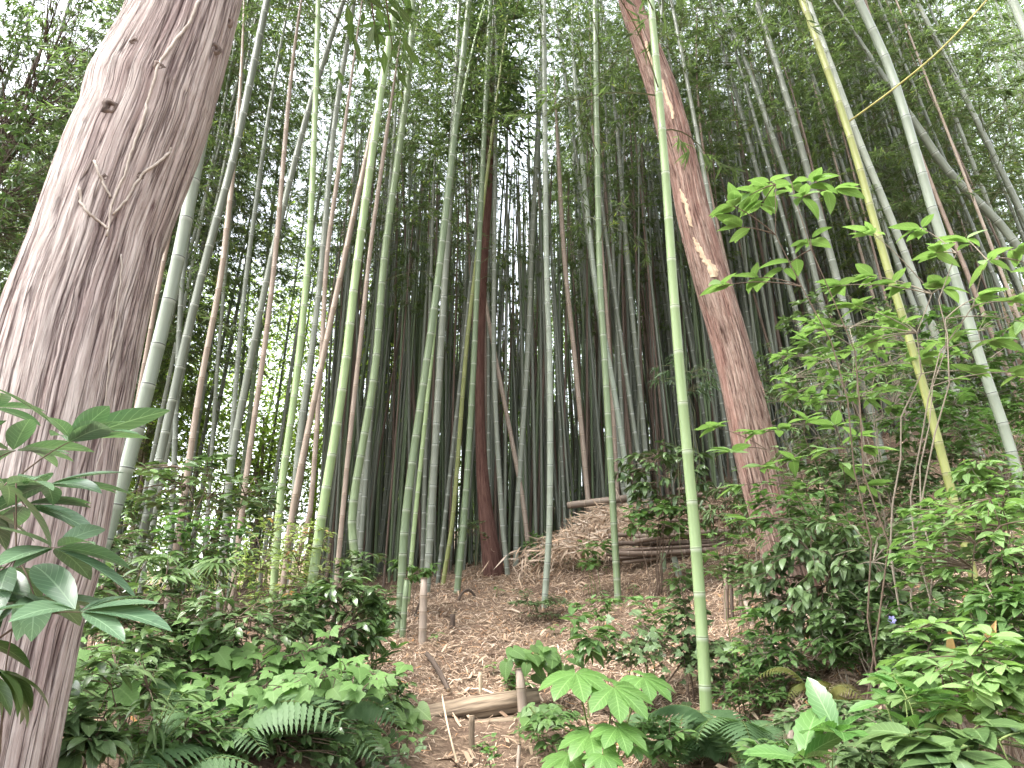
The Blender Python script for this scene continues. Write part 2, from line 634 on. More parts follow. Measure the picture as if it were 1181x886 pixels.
# ------------------------------------------------------------------ bamboo
def nodes_for(L, rr, a=.17, b=.33):
    out = []; x = rr.uniform(.05, .15)
    while x < L - .1:
        out.append(x)
        x += (a + (b - a) * min(1, x / 2.5)) * rr.uniform(.92, 1.08) * (1 if x < L * .7 else .9)
    return out


def culm_mesh(mb, path, rfun, seed, n=9, internode=(.17, .33)):
    rr = random.Random(seed)
    pts = []; rad = []; tn = []

    def add(x, k, t):
        pts.append(path(x)); rad.append(rfun(x) * k); tn.append(t)
    add(0, 1, 0)
    for x in nodes_for(path.L, rr, *internode):
        r = rfun(x)
        add(x - 1.0 * r, 1, 0); add(x - .22 * r, 1.0, .42); add(x, 1.06, .85); add(x + .1 * r, 1.04, .8); add(x + .2 * r, 1, .05)
    add(path.L, .8, 0)
    P2 = []; R2 = []; T2 = []; last = None
    for p, r, t in zip(pts, rad, tn):
        if last is not None and (p - last).length < 1e-4:
            continue
        P2.append(p); R2.append(r); T2.append(t); last = p
    mb.tube(P2, R2, n, T2)


def foliage_mesh(seed, h0, H, axis_fn, leafscale=1., nleaf=(8, 12), low=.8):
    rr = random.Random(seed)
    mb = MB()
    z = h0
    az = rr.uniform(0, 2 * PI)
    while z < H - .1:
        q = (z - h0) / (H - h0)
        prof = (low + (1 - low) * min(1, q * 4)) * (1 - .62 * max(0, q - .35) / .65)
        for side in (0, 1):
            if rr.random() < .22:
                continue
            a = az + side * rr.uniform(.6, 1.3)
            L = 1.75 * prof * rr.uniform(.6, 1.15)
            el = math.radians(rr.uniform(18, 52))
            b = axis_fn(z)
            h = Vector((math.cos(a), math.sin(a), 0))
            c = b + (h * math.cos(el) + UP * math.sin(el)) * (L * .6)
            e = b + h * (L * .95) + UP * (L * (math.sin(el) * .75 - .3))
            bp = bez(b, c, e, 6)
            mb.tube(bp, [.007 - .0008 * i for i in range(7)], 3, .5, 1, False)
            P = Path(bp)
            nt = max(4, int(9 * L / 1.5))
            for kx in range(nt):
                s = P.L * (.22 + .78 * (kx + rr.random()) / nt)
                tb = P(s)
                ta = a + rr.uniform(-1.1, 1.1)
                td = Vector((math.cos(ta), math.sin(ta), rr.uniform(-.45, .35))).normalized()
                tl = rr.uniform(.15, .42)
                tone0 = rr.uniform(.15, .75)
                te = tb + td * tl - UP * (.1 * tl)
                mb.tube([tb, te], [.0025, .0015], 3, .5, 1, False)
                for _ in range(rr.randint(*nleaf)):
                    f = rr.uniform(.35, 1.0)
                    lb = tb.lerp(te, f)
                    la = ta + rr.gauss(0, .75)
                    d = Vector((math.cos(la), math.sin(la), rr.gauss(-.55, .4))).normalized()
                    nr = Vector((rr.gauss(0, .5), rr.gauss(0, .5), 1))
                    mb.quadleaf(lb, d, nr, rr.uniform(.09, .165) * leafscale, rr.uniform(.014, .024) * leafscale, min(1, max(0, tone0 + rr.gauss(0, .14))) if rr.random() > .012 else 1.0)
        az += PI + rr.gauss(0, .35)
        z += rr.uniform(.24, .36)
    return mb


VAR = []
for i in range(8):
    rr = random.Random(100 + i)
    H = 13.5
    bend = rr.uniform(-.25, .25); top = rr.uniform(.6, 1.8)

    def ax(z, bend=bend, top=top, H=H):
        q = z / H
        return Vector((bend * math.sin(PI * q) + top * max(0, q - .55) ** 2 * 2.2, 0, z))
    P = Path([ax(H * j / 40) for j in range(41)])
    r0 = rr.uniform(.040, .052)
    mb = MB()
    culm_mesh(mb, P, lambda x, r0=r0, L=P.L: r0 * (1 - .88 * (x / L) ** 1.4), 200 + i, 8)
    cm = mb.mesh('culm', [M['c_grey']])
    fo = foliage_mesh(300 + i, [4.2, 5.2, 6.0, 3.2, 5.6, 6.4, 3.8, 5.0][i], H, ax, .86, (14, 19)).mesh('foliage', [M['bl'], M['twig']], False)
    VAR.append((cm, fo, H))
DEN = {}
for i in (0, 3, 6):
    rr = random.Random(100 + i)
    bend = rr.uniform(-.25, .25); top = rr.uniform(.6, 1.8)
    DEN[i] = foliage_mesh(350 + i, 2.8, 13.5, lambda z, bend=bend, top=top: Vector((bend * math.sin(PI * z / 13.5) + top * max(0, z / 13.5 - .55) ** 2 * 2.2, 0, z)), 1.0, (15, 20)).mesh('foliage', [M['bl'], M['twig']], False)
HFO = []
for i in range(4):
    HFO.append(foliage_mesh(400 + i, 0, 7.0, lambda z: Vector((0, 0, z)), 1.0, (7, 10), .55).mesh('foliage', [M['bl'], M['twig']], False))

HERO = []


def hero(pts, Y, w0, w1, mat, label, H=12.5, h0=5.5, leaves=True, internode=(.17, .33), fol=None, bottom=True, seed=0, sc=1.0):
    p3 = [at(px, py, Y) for px, py in pts]
    r0 = .76 * w0 * zc(p3[0]) / F / 2; r1 = .76 * w1 * zc(p3[-1]) / F / 2
    if r1 > r0:
        r1 = r0 * .97
    path = catmull(p3, 6)
    d0 = (path[1] - path[0]).normalized()
    if bottom:                                       # run the culm on down into the soil
        q = path[0].copy(); ext = []
        for _ in range(60):
            if q.z < gz(q.x, q.y) - .12:
                break
            q = q - d0 * .12
            ext.append(q)
        path = list(reversed(ext)) + path
    seen = Path(path).L
    d1 = (path[-1] - path[-2]).normalized()
    base = path[0]
    q = path[-1].copy()
    rr = random.Random(int(pts[0][0] * 31 + pts[0][1]))
    dr = Vector((rr.uniform(-1, 1), rr.uniform(-.6, .6), 0)) * .012
    d = d1.copy()
    while (q.z - base.z) < H and len(path) < 400:
        q = q + d * .3
        path.append(q)
        d = (d + dr - UP * .004).normalized()
    P = Path(path)

    def rf(x):
        if x <= seen:
            return r0 + (r1 - r0) * x / seen
        f = (x - seen) / max(.01, P.L - seen)
        return r1 * (1 - .85 * f)
    root = thing('bamboo', label, 'bamboo', Vector((base.x, base.y, gz(base.x, base.y))), 'bamboo culms of the grove')
    mb = MB()
    culm_mesh(mb, P, rf, rr.randint(0, 9999), 12 if w0 > 11 else 9, internode)
    mb.build('culm', M[mat], root)
    if leaves:
        a = P(min(h0, P.L - 2)); b = P(P.L)
        ch = (b - a)
        o = bpy.data.objects.new('foliage', HFO[rr.randint(0, 3)])
        COL.objects.link(o)
        s = ch.length / 7.0
        o.matrix_world = Matrix.Translation(a) @ ch.to_track_quat('Z', 'Y').to_matrix().to_4x4() @ Matrix.Rotation(rr.uniform(0, 6.28), 4, 'Z') @ Matrix.Diagonal((sc, sc, s, 1))
        mw = o.matrix_world.copy()
        o.parent = root
        o.matrix_parent_inverse = Matrix.Translation(root.location).inverted()
        o.matrix_basis = mw
        if fol:
            o.material_slots[0].link = 'OBJECT'; o.material_slots[0].material = M[fol]
    HERO.append((base.x, base.y))
    return root, P


# left side, from the big trunk inwards
hero([(93, 728), (101, 690), (146, 540), (180, 408), (203, 310), (222, 215), (240, 120)], 4.6, 23, 17, 'c_pale', 'thick pale grey-green bamboo leaning out from behind the big left trunk', h0=6.5)
hero([(185, 525), (215, 390), (240, 290), (272, 170), (308, 0)], 6.5, 13, 11, 'c_dark', 'thick dark bamboo leaning right, just right of the thick pale grey-green one', h0=7)
hero([(201, 530), (209, 340), (222, 240)], 7.5, 8, 7, 'c_dark', 'upright thin dark bamboo crossing behind the thick dark leaning one', h0=7)
hero([(152, 500), (165, 430), (183, 330), (200, 250)], 5.8, 8, 6, 'c_brown', 'thin brown dead bamboo squeezed between big trunk and pale grey-green bamboo', leaves=False, H=7)
hero([(205, 620), (217, 540), (232, 440), (254, 324), (263, 250)], 6.8, 10, 8, 'c_tan', 'tan dead bamboo behind the dark shrub right of the big left trunk', leaves=False, H=8)
hero([(244, 525), (251, 420), (259, 325), (270, 200)], 9, 6, 5, 'c_dark', 'very thin black-green bamboo right beside the tan one by the left shrub', h0=6.5)
hero([(263, 560), (275, 410), (285, 310), (300, 200)], 8.2, 8, 7, 'c_grey', 'grey bamboo partly covered by the dark bamboo that curves right', h0=7)
hero([(262, 590), (268, 527), (288, 420), (315, 290), (352, 140), (380, 50)], 7.2, 12, 8, 'c_dark', 'dark bamboo curving strongly to the right over the left thicket', h0=7)
hero([(277, 610), (288, 520), (305, 402), (318, 290), (330, 150)], 6.8, 9, 7, 'c_tan', 'slim pinkish tan dead bamboo left of the tall bright green pair', leaves=False, H=9)
hero([(318, 645), (325, 560), (342, 436), (356, 290), (363, 140), (367, 0)], 6.6, 12, 8, 'c_bright', 'straight light green bamboo, the left of the tall bright pair', h0=7)
hero([(338, 590), (346, 500), (359, 408), (369, 324), (385, 150), (402, 40)], 7.4, 10, 8, 'c_grey', 'grey bamboo close behind the straight light green one', h0=7.5)
hero([(328, 665), (339, 581), (370, 425), (396, 303), (425, 170)], 6.4, 10, 8, 'c_tan', 'tan dead bamboo leaning right between the two tall bright green culms', leaves=False, H=9)
hero([(350, 620), (359, 578), (371, 408), (377, 297), (390, 200)], 7.0, 8, 7, 'c_tan', 'thin tan dead bamboo standing upright behind the leaning tan one', leaves=False, H=8)
hero([(357, 692), (372, 590), (390, 480), (401, 400), (411, 310), (440, 100), (458, -5)], 6.2, 15, 11, 'c_bright', 'tall bright yellow-green bamboo leaning right, brightest left of the path', h0=7.2)
hero([(412, 660), (407, 585), (432, 430), (444, 290), (470, 100), (476, 0)], 8.6, 13, 9, 'c_green', 'stout dull green bamboo just right of the brightest leaning one', h0=7)
hero([(388, 670), (402, 520), (415, 400), (428, 280), (445, 160)], 8.0, 8, 6, 'c_tan', 'thin straight tan bamboo right beside the brightest leaning bamboo', leaves=False, H=8)
hero([(462, 690), (469, 585), (491, 425), (507, 307), (530, 100), (541, 0)], 8.4, 13, 9, 'c_green', 'mossy green bamboo leaning right above the two cut posts', h0=7)
hero([(475, 640), (480, 585), (497, 419), (508, 300)], 9.5, 7, 6, 'c_bright', 'thin light green bamboo half hidden by the mossy leaning one', h0=7)
hero([(492, 680), (498, 585), (507, 425), (515, 290), (524, 120)], 10, 12, 9, 'c_grey', 'thick grey bamboo upright behind the tan cut post', h0=7)
hero([(528, 672), (536, 588), (546, 425), (549, 358), (563, 50)], 9.8, 10, 7, 'c_green', 'green-grey bamboo at the left foot of the dark red slim trunk', leaves=False)
hero([(513, 660), (524, 580), (538, 400), (552, 280)], 10.4, 7, 6, 'c_yellow', 'thin olive bamboo crossing just left of the dark red slim trunk', leaves=False)
hero([(584, 650), (578, 585), (570, 430), (570, 290), (572, 120)], 10.9, 8, 7, 'c_grey', 'grey bamboo standing directly against the dark red slim trunk', leaves=False)
hero([(610, 640), (600, 560), (570, 405), (562, 360)], 11.5, 8, 6, 'c_tan', 'tan dead bamboo leaning left against the dark red slim trunk', leaves=False, H=6)
hero([(595, 640), (597, 580), (609, 400), (613, 290), (622, 120)], 11.5, 9, 8, 'c_grey', 'grey upright bamboo between the slim trunk and the pale centre culm', leaves=False)
hero([(629, 682), (634, 588), (634, 425), (630, 290), (627, 0)], 9.0, 10, 8, 'c_pale', 'lone pale green bamboo standing straight at the crest of the path', h0=8.5)
hero([(678, 575), (664, 425), (651, 300), (645, 200)], 11, 8, 7, 'c_tan', 'warm tan dead bamboo leaning left behind the end of the pale pole', leaves=False, H=9)
hero([(712, 678), (707, 585), (698, 425), (691, 290), (686, 0)], 8.6, 11, 8, 'c_green', 'dark green bamboo rising in front of the straw heap', h0=4.8)
hero([(728, 590), (719, 520), (705, 432), (690, 350), (681, 280), (668, 150)], 10.5, 9, 7, 'c_pale', 'pale grey bamboo curving left behind the shrub on the straw heap', h0=7)
hero([(817, 868), (809, 720), (800, 600), (786, 450), (776, 324), (766, 180), (750, -5)], 4.7, 20, 10.5, 'c_bright', 'thick bright green bamboo in the foreground in front of the red trunk', H=12.5, h0=4.6, internode=(.24, .36))
hero([(1100, 578), (1069, 460), (1049, 392), (1018, 290), (978, 150), (925, 0)], 5.2, 13, 9.5, 'c_yellow', 'yellow-olive bamboo leaning left through the bright leafy shrub', h0=5.6)
hero([(1186, 590), (1160, 500), (1133, 422), (1106, 334), (1075, 240), (1030, 90), (990, 0)], 5.6, 15.5, 12, 'c_pale', 'thick grey-white bamboo leaning left at the far right', h0=6.2)
hero([(1260, 200), (1215, 112), (1181, 32), (1163, -10)], 3.6, 15, 12, 'c_pale', 'pale bamboo cutting across the upper right corner', h0=6)
hero([(1195, 330), (1164, 271), (1096, 200), (1062, 152)], 9.0, 13, 11, 'c_dark', 'dark grey bamboo slanting steeply left near the upper right corner', h0=5, H=7)
hero([(1080, 390), (1042, 288), (991, 163), (960, 80)], 8.5, 12, 9, 'c_grey', 'dark grey bamboo slanting parallel behind the yellow-olive one', h0=6)
hero([(985, 400), (957, 291), (917, 146), (897, 80)], 9.5, 12, 9, 'c_dark', 'dark bamboo behind the upper spray of bright leaves', h0=6)
hero([(945, 340), (928, 270), (909, 210), (885, 140)], 10, 10, 8, 'c_grey', 'grey bamboo leaning left just right of the red peeling trunk', h0=6)
hero([(800, 560), (792, 480), (783, 380), (771, 250), (764, 120)], 10.5, 8, 7, 'c_dark', 'dark bamboo behind the thick bright green foreground bamboo', h0=6)
hero([(748, 560), (738, 450), (726, 330), (716, 200)], 11.5, 8, 7, 'c_dark', 'dark slim bamboo between the dark green and the thick bright bamboo', h0=6.5)

# the thin yellow branch off the yellow-olive bamboo
yroot = [o for o in COL.objects if o.name.startswith('bamboo') and 'yellow-olive bamboo leaning' in str(o.get('label'))][0]
mb = MB()
yb = [at(978, 141, 5.2), at(1030, 103, 5.1), at(1085, 57, 5.0), at(1140, -2, 4.9), at(1180, -50, 4.8)]
mb.tube(catmull(yb, 5), .0075, 6)
mb.build('branch', M['twig_y'], yroot)

# the rest of the grove
fill = []
rr = random.Random(5)
tries = 0
while len(fill) < 240 and tries < 40000:
    tries += 1
    Y = 8.8 + 11.5 * rr.random() ** .9
    hw = (Y * 1.0 + .6) * .74 + .9
    x = rr.uniform(-hw, hw)
    z = gz(x, Y)
    pr = proj(Vector((x, Y, z + 1.5)))
    if pr is None:
        continue
    px = pr[0]
    dens = 1.0
    if px < 150: dens = 1.0
    elif px < 330: dens = .4
    elif px < 400: dens = .8
    elif px < 900: dens = 1.0
    else: dens = .8
    if Y < 10.6 and px > 430 and px < 820:
        continue                               # the open slope
    if Y < 10 and 200 < px < 430 and rr.random() < .6:
        continue
    if abs(px - 603) < 14 and Y < 20:
        continue
    if rr.random() > dens:
        continue
    if any((x - a) ** 2 + (Y - b) ** 2 < .16 for a, b, *_ in fill) or any((x - a) ** 2 + (Y - b) ** 2 < .1 for a, b in HERO):
        continue
    fill.append((x, Y, z, px))

for px_, Y_ in ((-120, 7.5), (-60, 9.5), (-10, 7), (30, 10.5), (70, 8.2), (-180, 9), (110, 11.5), (0, 12.5), (-90, 12), (60, 6.6)):
    p_ = at(px_, 640, Y_)
    fill.append((p_.x, Y_, gz(p_.x, Y_), px_))
for px_, Y_ in ((1010, 10), (1060, 12), (1110, 9.5), (1150, 11.5), (1190, 8.5), (1230, 10.5), (1290, 9), (1090, 14), (1180, 14.5), (1260, 13), (970, 12.5), (1330, 11), (1220, 16)):
    p_ = at(px_, 480, Y_)
    fill.append((p_.x, Y_, gz(p_.x, Y_), px_))
ZONES = [(-999, 150, 'behind the big left trunk'), (150, 300, 'in the open stand right of the big left trunk'), (300, 430, 'packed behind the tall bright green pair'),
         (430, 545, 'packed between the bright leaning bamboo and the slim red trunk'), (545, 640, 'packed between the slim red trunk and the pale centre culm'),
         (640, 770, 'packed behind the straw heap right of the pale centre culm'), (770, 900, 'in the grove around the red peeling trunk'), (900, 2999, 'on the steep bank behind the bright leafy shrub')]
CLS = [('c_dark', 'slim dark grey-green bamboo', .40), ('c_grey', 'slim grey bamboo', .28), ('c_green', 'slim green bamboo', .14), ('c_tan', 'slim tan dead bamboo', .09), ('c_brown', 'slim brown dead bamboo', .09)]
for i, (x, Y, z, px) in enumerate(fill):
    u = rr.random(); ci = 0
    while u > CLS[ci][2] and ci < len(CLS) - 1:
        u -= CLS[ci][2]; ci += 1
    mat, what, _ = CLS[ci]
    zone = [t for a, b, t in ZONES if a <= px < b][0]
    dead = ci >= 3
    lab = what + ' ' + zone
    root = thing('bamboo', lab, 'bamboo', (x, Y, z - .1), lab)
    lean = -(px - 590) / 590 * math.radians(9.5 if px > 590 else 6.0) + rr.gauss(0, math.radians(1.6))
    root.rotation_euler = (rr.gauss(0, math.radians(1.6)), lean, 0)
    vi = (rr.choice((1, 2, 4, 5)) if px < 330 else rr.randint(0, 7)) if 150 < px < 980 else rr.choice((0, 3, 6))
    cm, fo, H = VAR[vi]
    if not 150 < px < 980:
        fo = DEN[vi]
    s = rr.uniform(.92, 1.2) * (.7 if dead else 1)
    rad = rr.uniform(.62, 1.02) * (.8 if dead else 1)
    az = rr.uniform(0, 2 * PI)
    c = bpy.data.objects.new('culm', cm)
    COL.objects.link(c); c.parent = root
    c.rotation_euler = (0, 0, az); c.scale = (rad, rad, s)
    c.material_slots[0].link = 'OBJECT'; c.material_slots[0].material = M[mat]
    if not dead and not (abs(px - 602) < 58):
        f = bpy.data.objects.new('foliage', fo)
        COL.objects.link(f); f.parent = root
        f.rotation_euler = (0, 0, az); f.scale = (1, 1, s)

# the far grove that reads as one mass
rr = random.Random(21)
mb = MB()
for i in range(420):
    Y = rr.uniform(16.5, 42)
    x = rr.uniform(-1.0, 1.0) * Y
    z = gz(x, Y)
    left = -.62 < x / Y < -.2
    if left and rr.random() < .9:
        continue
    h = rr.uniform(9.5, 13) + max(0, x / Y) * 3
    if abs(x / Y - .012) < .05:
        h *= .55
    l = Vector((rr.gauss(-.04 * (1 if x > 0 else -1), .04), rr.gauss(0, .04), 1))
    b = Vector((x, Y, z))
    mb.tube([b, b + l * h * .5, b + l * h], [.06, .05, .01], 5, 0, 1, False)
    for _ in range(950 if Y > 20 else 260):
        q = 1 - rr.random() ** 1.15 * (.72 if left else .88)
        a = rr.uniform(0, 2 * PI); r = rr.random() ** .6 * 1.9 * (1.15 - q * .7)
        p = b + l * (h * q) + Vector((math.cos(a) * r, math.sin(a) * r, rr.uniform(-.3, .3)))
        d = Vector((rr.gauss(0, 1), rr.gauss(0, 1), rr.gauss(-.5, .6))).normalized()
        mb.quadleaf(p, d, Vector((rr.gauss(0, .5), rr.gauss(0, .5), 1)), rr.uniform(.15, .27), rr.uniform(.036, .064), rr.random() * .9, 0)
for i in range(1150):                               # bare culms packed behind the nearer ones
    Y = rr.uniform(11.8, 21)
    x = rr.uniform(-.27, .75) * Y
    b = Vector((x, Y, gz(x, Y) - .1)); h = rr.uniform(7, 10)
    l = Vector((-.1 * x / Y + rr.gauss(0, .035), rr.gauss(0, .03), 1))
    r_ = rr.uniform(.018, .036)
    mb.tube([b, b + l * h * .5, b + l * h], [r_, r_ * .85, r_ * .5], 6, 0, rr.choice((1, 1, 1, 2, 3)), False)
for i in range(26000):                              # low growth between the far culms
    Y = rr.uniform(17, 34)
    x = rr.uniform(-.25, .95) * Y
    p = Vector((x, Y, 0)); p.z = 2.5 + .15 * Y * max(0, x / Y) + 0
    d = Vector((rr.gauss(0, 1), rr.gauss(0, 1), rr.gauss(-.4, .5))).normalized()
    mb.quadleaf(p, d, Vector((rr.gauss(0, .5), rr.gauss(0, .5), 1)), rr.uniform(.14, .28), rr.uniform(.03, .06), rr.random() * .8, 0)
_xs = np.array(mb.v[-26000 * 4:]).reshape(-1, 4, 3)
_g = ground_np(_xs[:, 0, 0], _xs[:, 0, 1])
for i in range(26000):
    dz = _g[i] + rr.random() ** 1.6 * 3.2 - _xs[i, 0, 2]
    for j in range(4):
        q = len(mb.v) - 26000 * 4 + i * 4 + j
        mb.v[q] = (mb.v[q][0], mb.v[q][1], mb.v[q][2] + dz)
tag(mb.build('distant_grove', [M['far'], M['c_grey'], M['c_brown'], M['c_green']], None, False), 'far bamboo and leaves closing the view beyond the culms', 'grove', 'grove', 'stuff')

mb = MB()
rr = random.Random(23)
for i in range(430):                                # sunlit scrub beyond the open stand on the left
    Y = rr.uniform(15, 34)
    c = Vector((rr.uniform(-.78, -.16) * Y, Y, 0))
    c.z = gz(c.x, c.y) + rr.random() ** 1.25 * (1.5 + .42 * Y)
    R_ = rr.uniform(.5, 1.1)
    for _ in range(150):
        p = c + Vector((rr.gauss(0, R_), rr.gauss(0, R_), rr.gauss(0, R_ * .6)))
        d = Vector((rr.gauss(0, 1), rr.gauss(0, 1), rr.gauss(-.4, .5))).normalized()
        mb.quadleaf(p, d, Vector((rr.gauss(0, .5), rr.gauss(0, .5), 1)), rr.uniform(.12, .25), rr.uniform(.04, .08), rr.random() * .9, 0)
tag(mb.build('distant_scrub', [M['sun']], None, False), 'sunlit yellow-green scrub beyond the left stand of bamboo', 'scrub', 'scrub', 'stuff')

mb = MB()
rr = random.Random(29)
n_ = 0
while n_ < 48:                                     # the grove goes on round and behind the viewpoint
    x, Y = rr.uniform(-15, 15), rr.uniform(-15, 4)
    if math.hypot(x, Y) < 2.6 or abs(x) < 1.0 or (Y > 0 and abs(x) < (Y + 1) * .9 + 2.2):
        continue
    n_ += 1
    b = Vector((x, Y, gz(x, Y) - .1)); h = rr.uniform(11, 15)
    l = Vector((-.012 * x, -.01 * Y, 1))
    mb.tube([b, b + l * h * .5, b + l * h], [.05, .045, .01], 7, 0, 1, False)
    for _ in range(700):
        q = 1 - rr.random() ** 1.15 * .66
        a = rr.uniform(0, 2 * PI); r = rr.random() ** .6 * 1.7 * (1.15 - q * .7)
        p = b + l * (h * q) + Vector((math.cos(a) * r, math.sin(a) * r, rr.uniform(-.3, .3)))
        d = Vector((rr.gauss(0, 1), rr.gauss(0, 1), rr.gauss(-.5, .6))).normalized()
        mb.quadleaf(p, d, Vector((rr.gauss(0, .5), rr.gauss(0, .5), 1)), rr.uniform(.14, .26), rr.uniform(.035, .06), rr.random() * .9, 0)
tag(mb.build('surrounding_grove', [M['bl'], M['c_grey']], None, False), 'bamboo grove going on around and behind the path', 'grove', 'grove', 'stuff')

# ------------------------------------------------------------------ cedar trunks
def trunk_mesh(rows, Y, n, cosl, ridge, seed, top_ext=1.5, ndiv=18, ky=None, step=.04):
    pts = []; rad = []
    for i, (py, xl, xr) in enumerate(rows):
        yy = Y if ky is None else ky(py)
        p = at((xl + xr) / 2, py, yy)
        pts.append(p); rad.append((xr - xl) * .5 * cosl * zc(p) / F)
    if pts[0].z > pts[-1].z:
        pts.reverse(); rad.reverse()
    q = catmull(pts, ndiv)
    rq = []
    for i in range(len(rad) - 1):
        for kx in range(ndiv):
            t = kx / ndiv
            rq.append(rad[i] * (1 - t) + rad[i + 1] * t)
    rq.append(rad[-1])
    d0 = (q[1] - q[0]).normalized()
    ext = []; er = []
    p = q[0].copy(); r = rq[0]
    for _ in range(60):
        if p.z < gz(p.x, p.y) - .25:
            break
        p = p - d0 * .06
        r *= 1.008
        ext.append(p.copy()); er.append(r)
    q = list(reversed(ext)) + q; rq = list(reversed(er)) + rq
    d1 = (q[-1] - q[-2]).normalized()
    p = q[-1].copy(); r = rq[-1]
    for _ in range(int(top_ext / .15)):
        p = p + d1 * .15; r *= .985
        q.append(p.copy()); rq.append(r)
    P = Path(q)
    cum = P.c
    # even resample
    N = max(60, int(P.L / step))
    pts2 = []; rr2 = []
    import bisect
    for i in range(N + 1):
        x = P.L * i / N
        j = max(1, min(len(cum) - 1, bisect.bisect_left(cum, x)))
        f = (x - cum[j - 1]) / max(1e-9, cum[j] - cum[j - 1])
        pts2.append(P(x)); rr2.append(rq[j - 1] * (1 - f) + rq[j] * f)
    mb = MB()

    def depth(a, L):
        c, s = math.cos(a), math.sin(a)
        w = .25 * mnoise.noise(Vector((c * 2, s * 2, L * 1.3 + seed))) + .05 * mnoise.noise(Vector((c * 9, s * 9, L * 5 + seed)))
        v1 = mnoise.noise(Vector((c * 7 + w, s * 7 + w, L * .7 + seed)))
        v2 = mnoise.noise(Vector((c * 17 + w * 3, s * 17 + w * 3, L * 1.9 + seed + 9)))
        v3 = mnoise.noise(Vector((c * 1.4, s * 1.4, L * .9 + seed + 30)))
        k1 = .5 + .9 * abs(mnoise.noise(Vector((c * 4, s * 4, L * 1.8 + seed + 60))))
        g = max(0, 1 - abs(v1) * 3.8) * min(1, k1 + .2)
        g2 = max(0, 1 - abs(v2) * 3.2) * min(1, k1)
        return g, g2, v3
    rings = mb.tube(pts2, rr2, n, .5, 0, True)
    # furrows: push vertices in along their own radius and remember the depth
    for ring, c, r in zip(rings, pts2, rr2):
        for vi in ring:
            g, g2, v3 = depth(math.atan2(mb.w[vi], mb.u[vi]), mb.l[vi])
            e = (Vector(mb.v[vi]) - c)
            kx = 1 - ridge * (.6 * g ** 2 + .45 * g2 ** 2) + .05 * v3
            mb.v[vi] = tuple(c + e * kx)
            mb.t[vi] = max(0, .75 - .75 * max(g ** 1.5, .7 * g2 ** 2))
    return mb, q[0]


rows1 = [(0, 159, 276), (51, 140, 263), (115, 104, 246), (146, 96, 236), (190, 76, 220), (271, 47, 191), (300, 37, 184), (365, 11, 169), (436, -10, 154), (524, -32, 135), (637, -62, 114), (721, -88, 89), (803, -112, 72), (886, -140, 57)]
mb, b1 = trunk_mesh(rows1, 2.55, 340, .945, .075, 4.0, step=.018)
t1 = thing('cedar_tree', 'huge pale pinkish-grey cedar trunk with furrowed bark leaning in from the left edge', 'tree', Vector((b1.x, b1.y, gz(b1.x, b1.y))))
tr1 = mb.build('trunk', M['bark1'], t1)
BV1 = BVHTree.FromPolygons([Vector(v) for v in mb.v], mb.f)
rows2 = [(-40, 702, 724), (10, 716, 742), (40, 726, 755), (100, 744, 780), (150, 757, 795), (200, 772, 808), (250, 781, 820), (324, 800, 842), (402, 822, 866), (480, 838, 887), (530, 848, 900), (600, 866, 917), (690, 893, 947)]
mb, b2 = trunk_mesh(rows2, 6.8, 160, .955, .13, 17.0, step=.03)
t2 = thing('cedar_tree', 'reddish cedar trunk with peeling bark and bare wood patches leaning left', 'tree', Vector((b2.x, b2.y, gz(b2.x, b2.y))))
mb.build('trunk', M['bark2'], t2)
BV2 = BVHTree.FromPolygons([Vector(v) for v in mb.v], mb.f)
rows3 = [(150, 563, 569), (215, 559, 568), (300, 553, 563), (400, 549, 559), (500, 548, 560), (585, 551, 568), (662, 557, 582)]
mb, b3 = trunk_mesh(rows3, 11.2, 28, 1, .08, 31.0, ndiv=8)
t3 = thing('cedar_tree', 'slim dark red-brown cedar trunk among the bamboo at the path crest', 'tree', Vector((b3.x, b3.y, gz(b3.x, b3.y))))
mb.build('trunk', M['bark3'], t3)


def cast(bv, px, py, off=.004):
    d = ray(px, py).normalized()
    h = bv.ray_cast(CAM, d)
    if h[0] is None:
        return None
    n = h[1]
    if n.dot(d) > 0:
        n = -n
    return h[0] + n * off


# cedar crowns, high above the frame: drooping sprays of needles on short limbs
def cedar_crown(root, top, seed, h=6, sc=1.):
    rr = random.Random(seed)
    mb = MB()
    for i in range(46):
        q = i / 46
        b = top + UP * (q * h)
        a = rr.uniform(0, 2 * PI); L = sc * rr.uniform(1.2, 2.4) * (1 - .7 * q)
        hdir = Vector((math.cos(a), math.sin(a), 0))
        bp = bez(b, b + hdir * L * .6 + UP * .25, b + hdir * L - UP * .25 * L, 5)
        mb.tube(bp, [.025 * (1 - q * .5) * (1 - j / 6) for j in range(6)], 4, .5, 1, False)
        P = Path(bp)
        for _ in range(70):
            p = P(P.L * (.25 + .75 * rr.random())) + Vector((rr.gauss(0, .15), rr.gauss(0, .15), rr.gauss(0, .1)))
            d = (hdir + Vector((rr.gauss(0, .6), rr.gauss(0, .6), rr.gauss(-.3, .4)))).normalized()
            mb.quadleaf(p, d, UP + Vector((rr.gauss(0, .4), rr.gauss(0, .4), 0)), rr.uniform(.14, .28), rr.uniform(.04, .07), rr.random() * .6)
    mb.tube([top - UP * .4, top + UP * h], [.10, .02], 8, .5, 1, False)
    return mb.build('crown', [M['dark'], M['stem']], root)


tp1 = at(228, -60, 2.55) + Vector((.35, .1, 1.6))
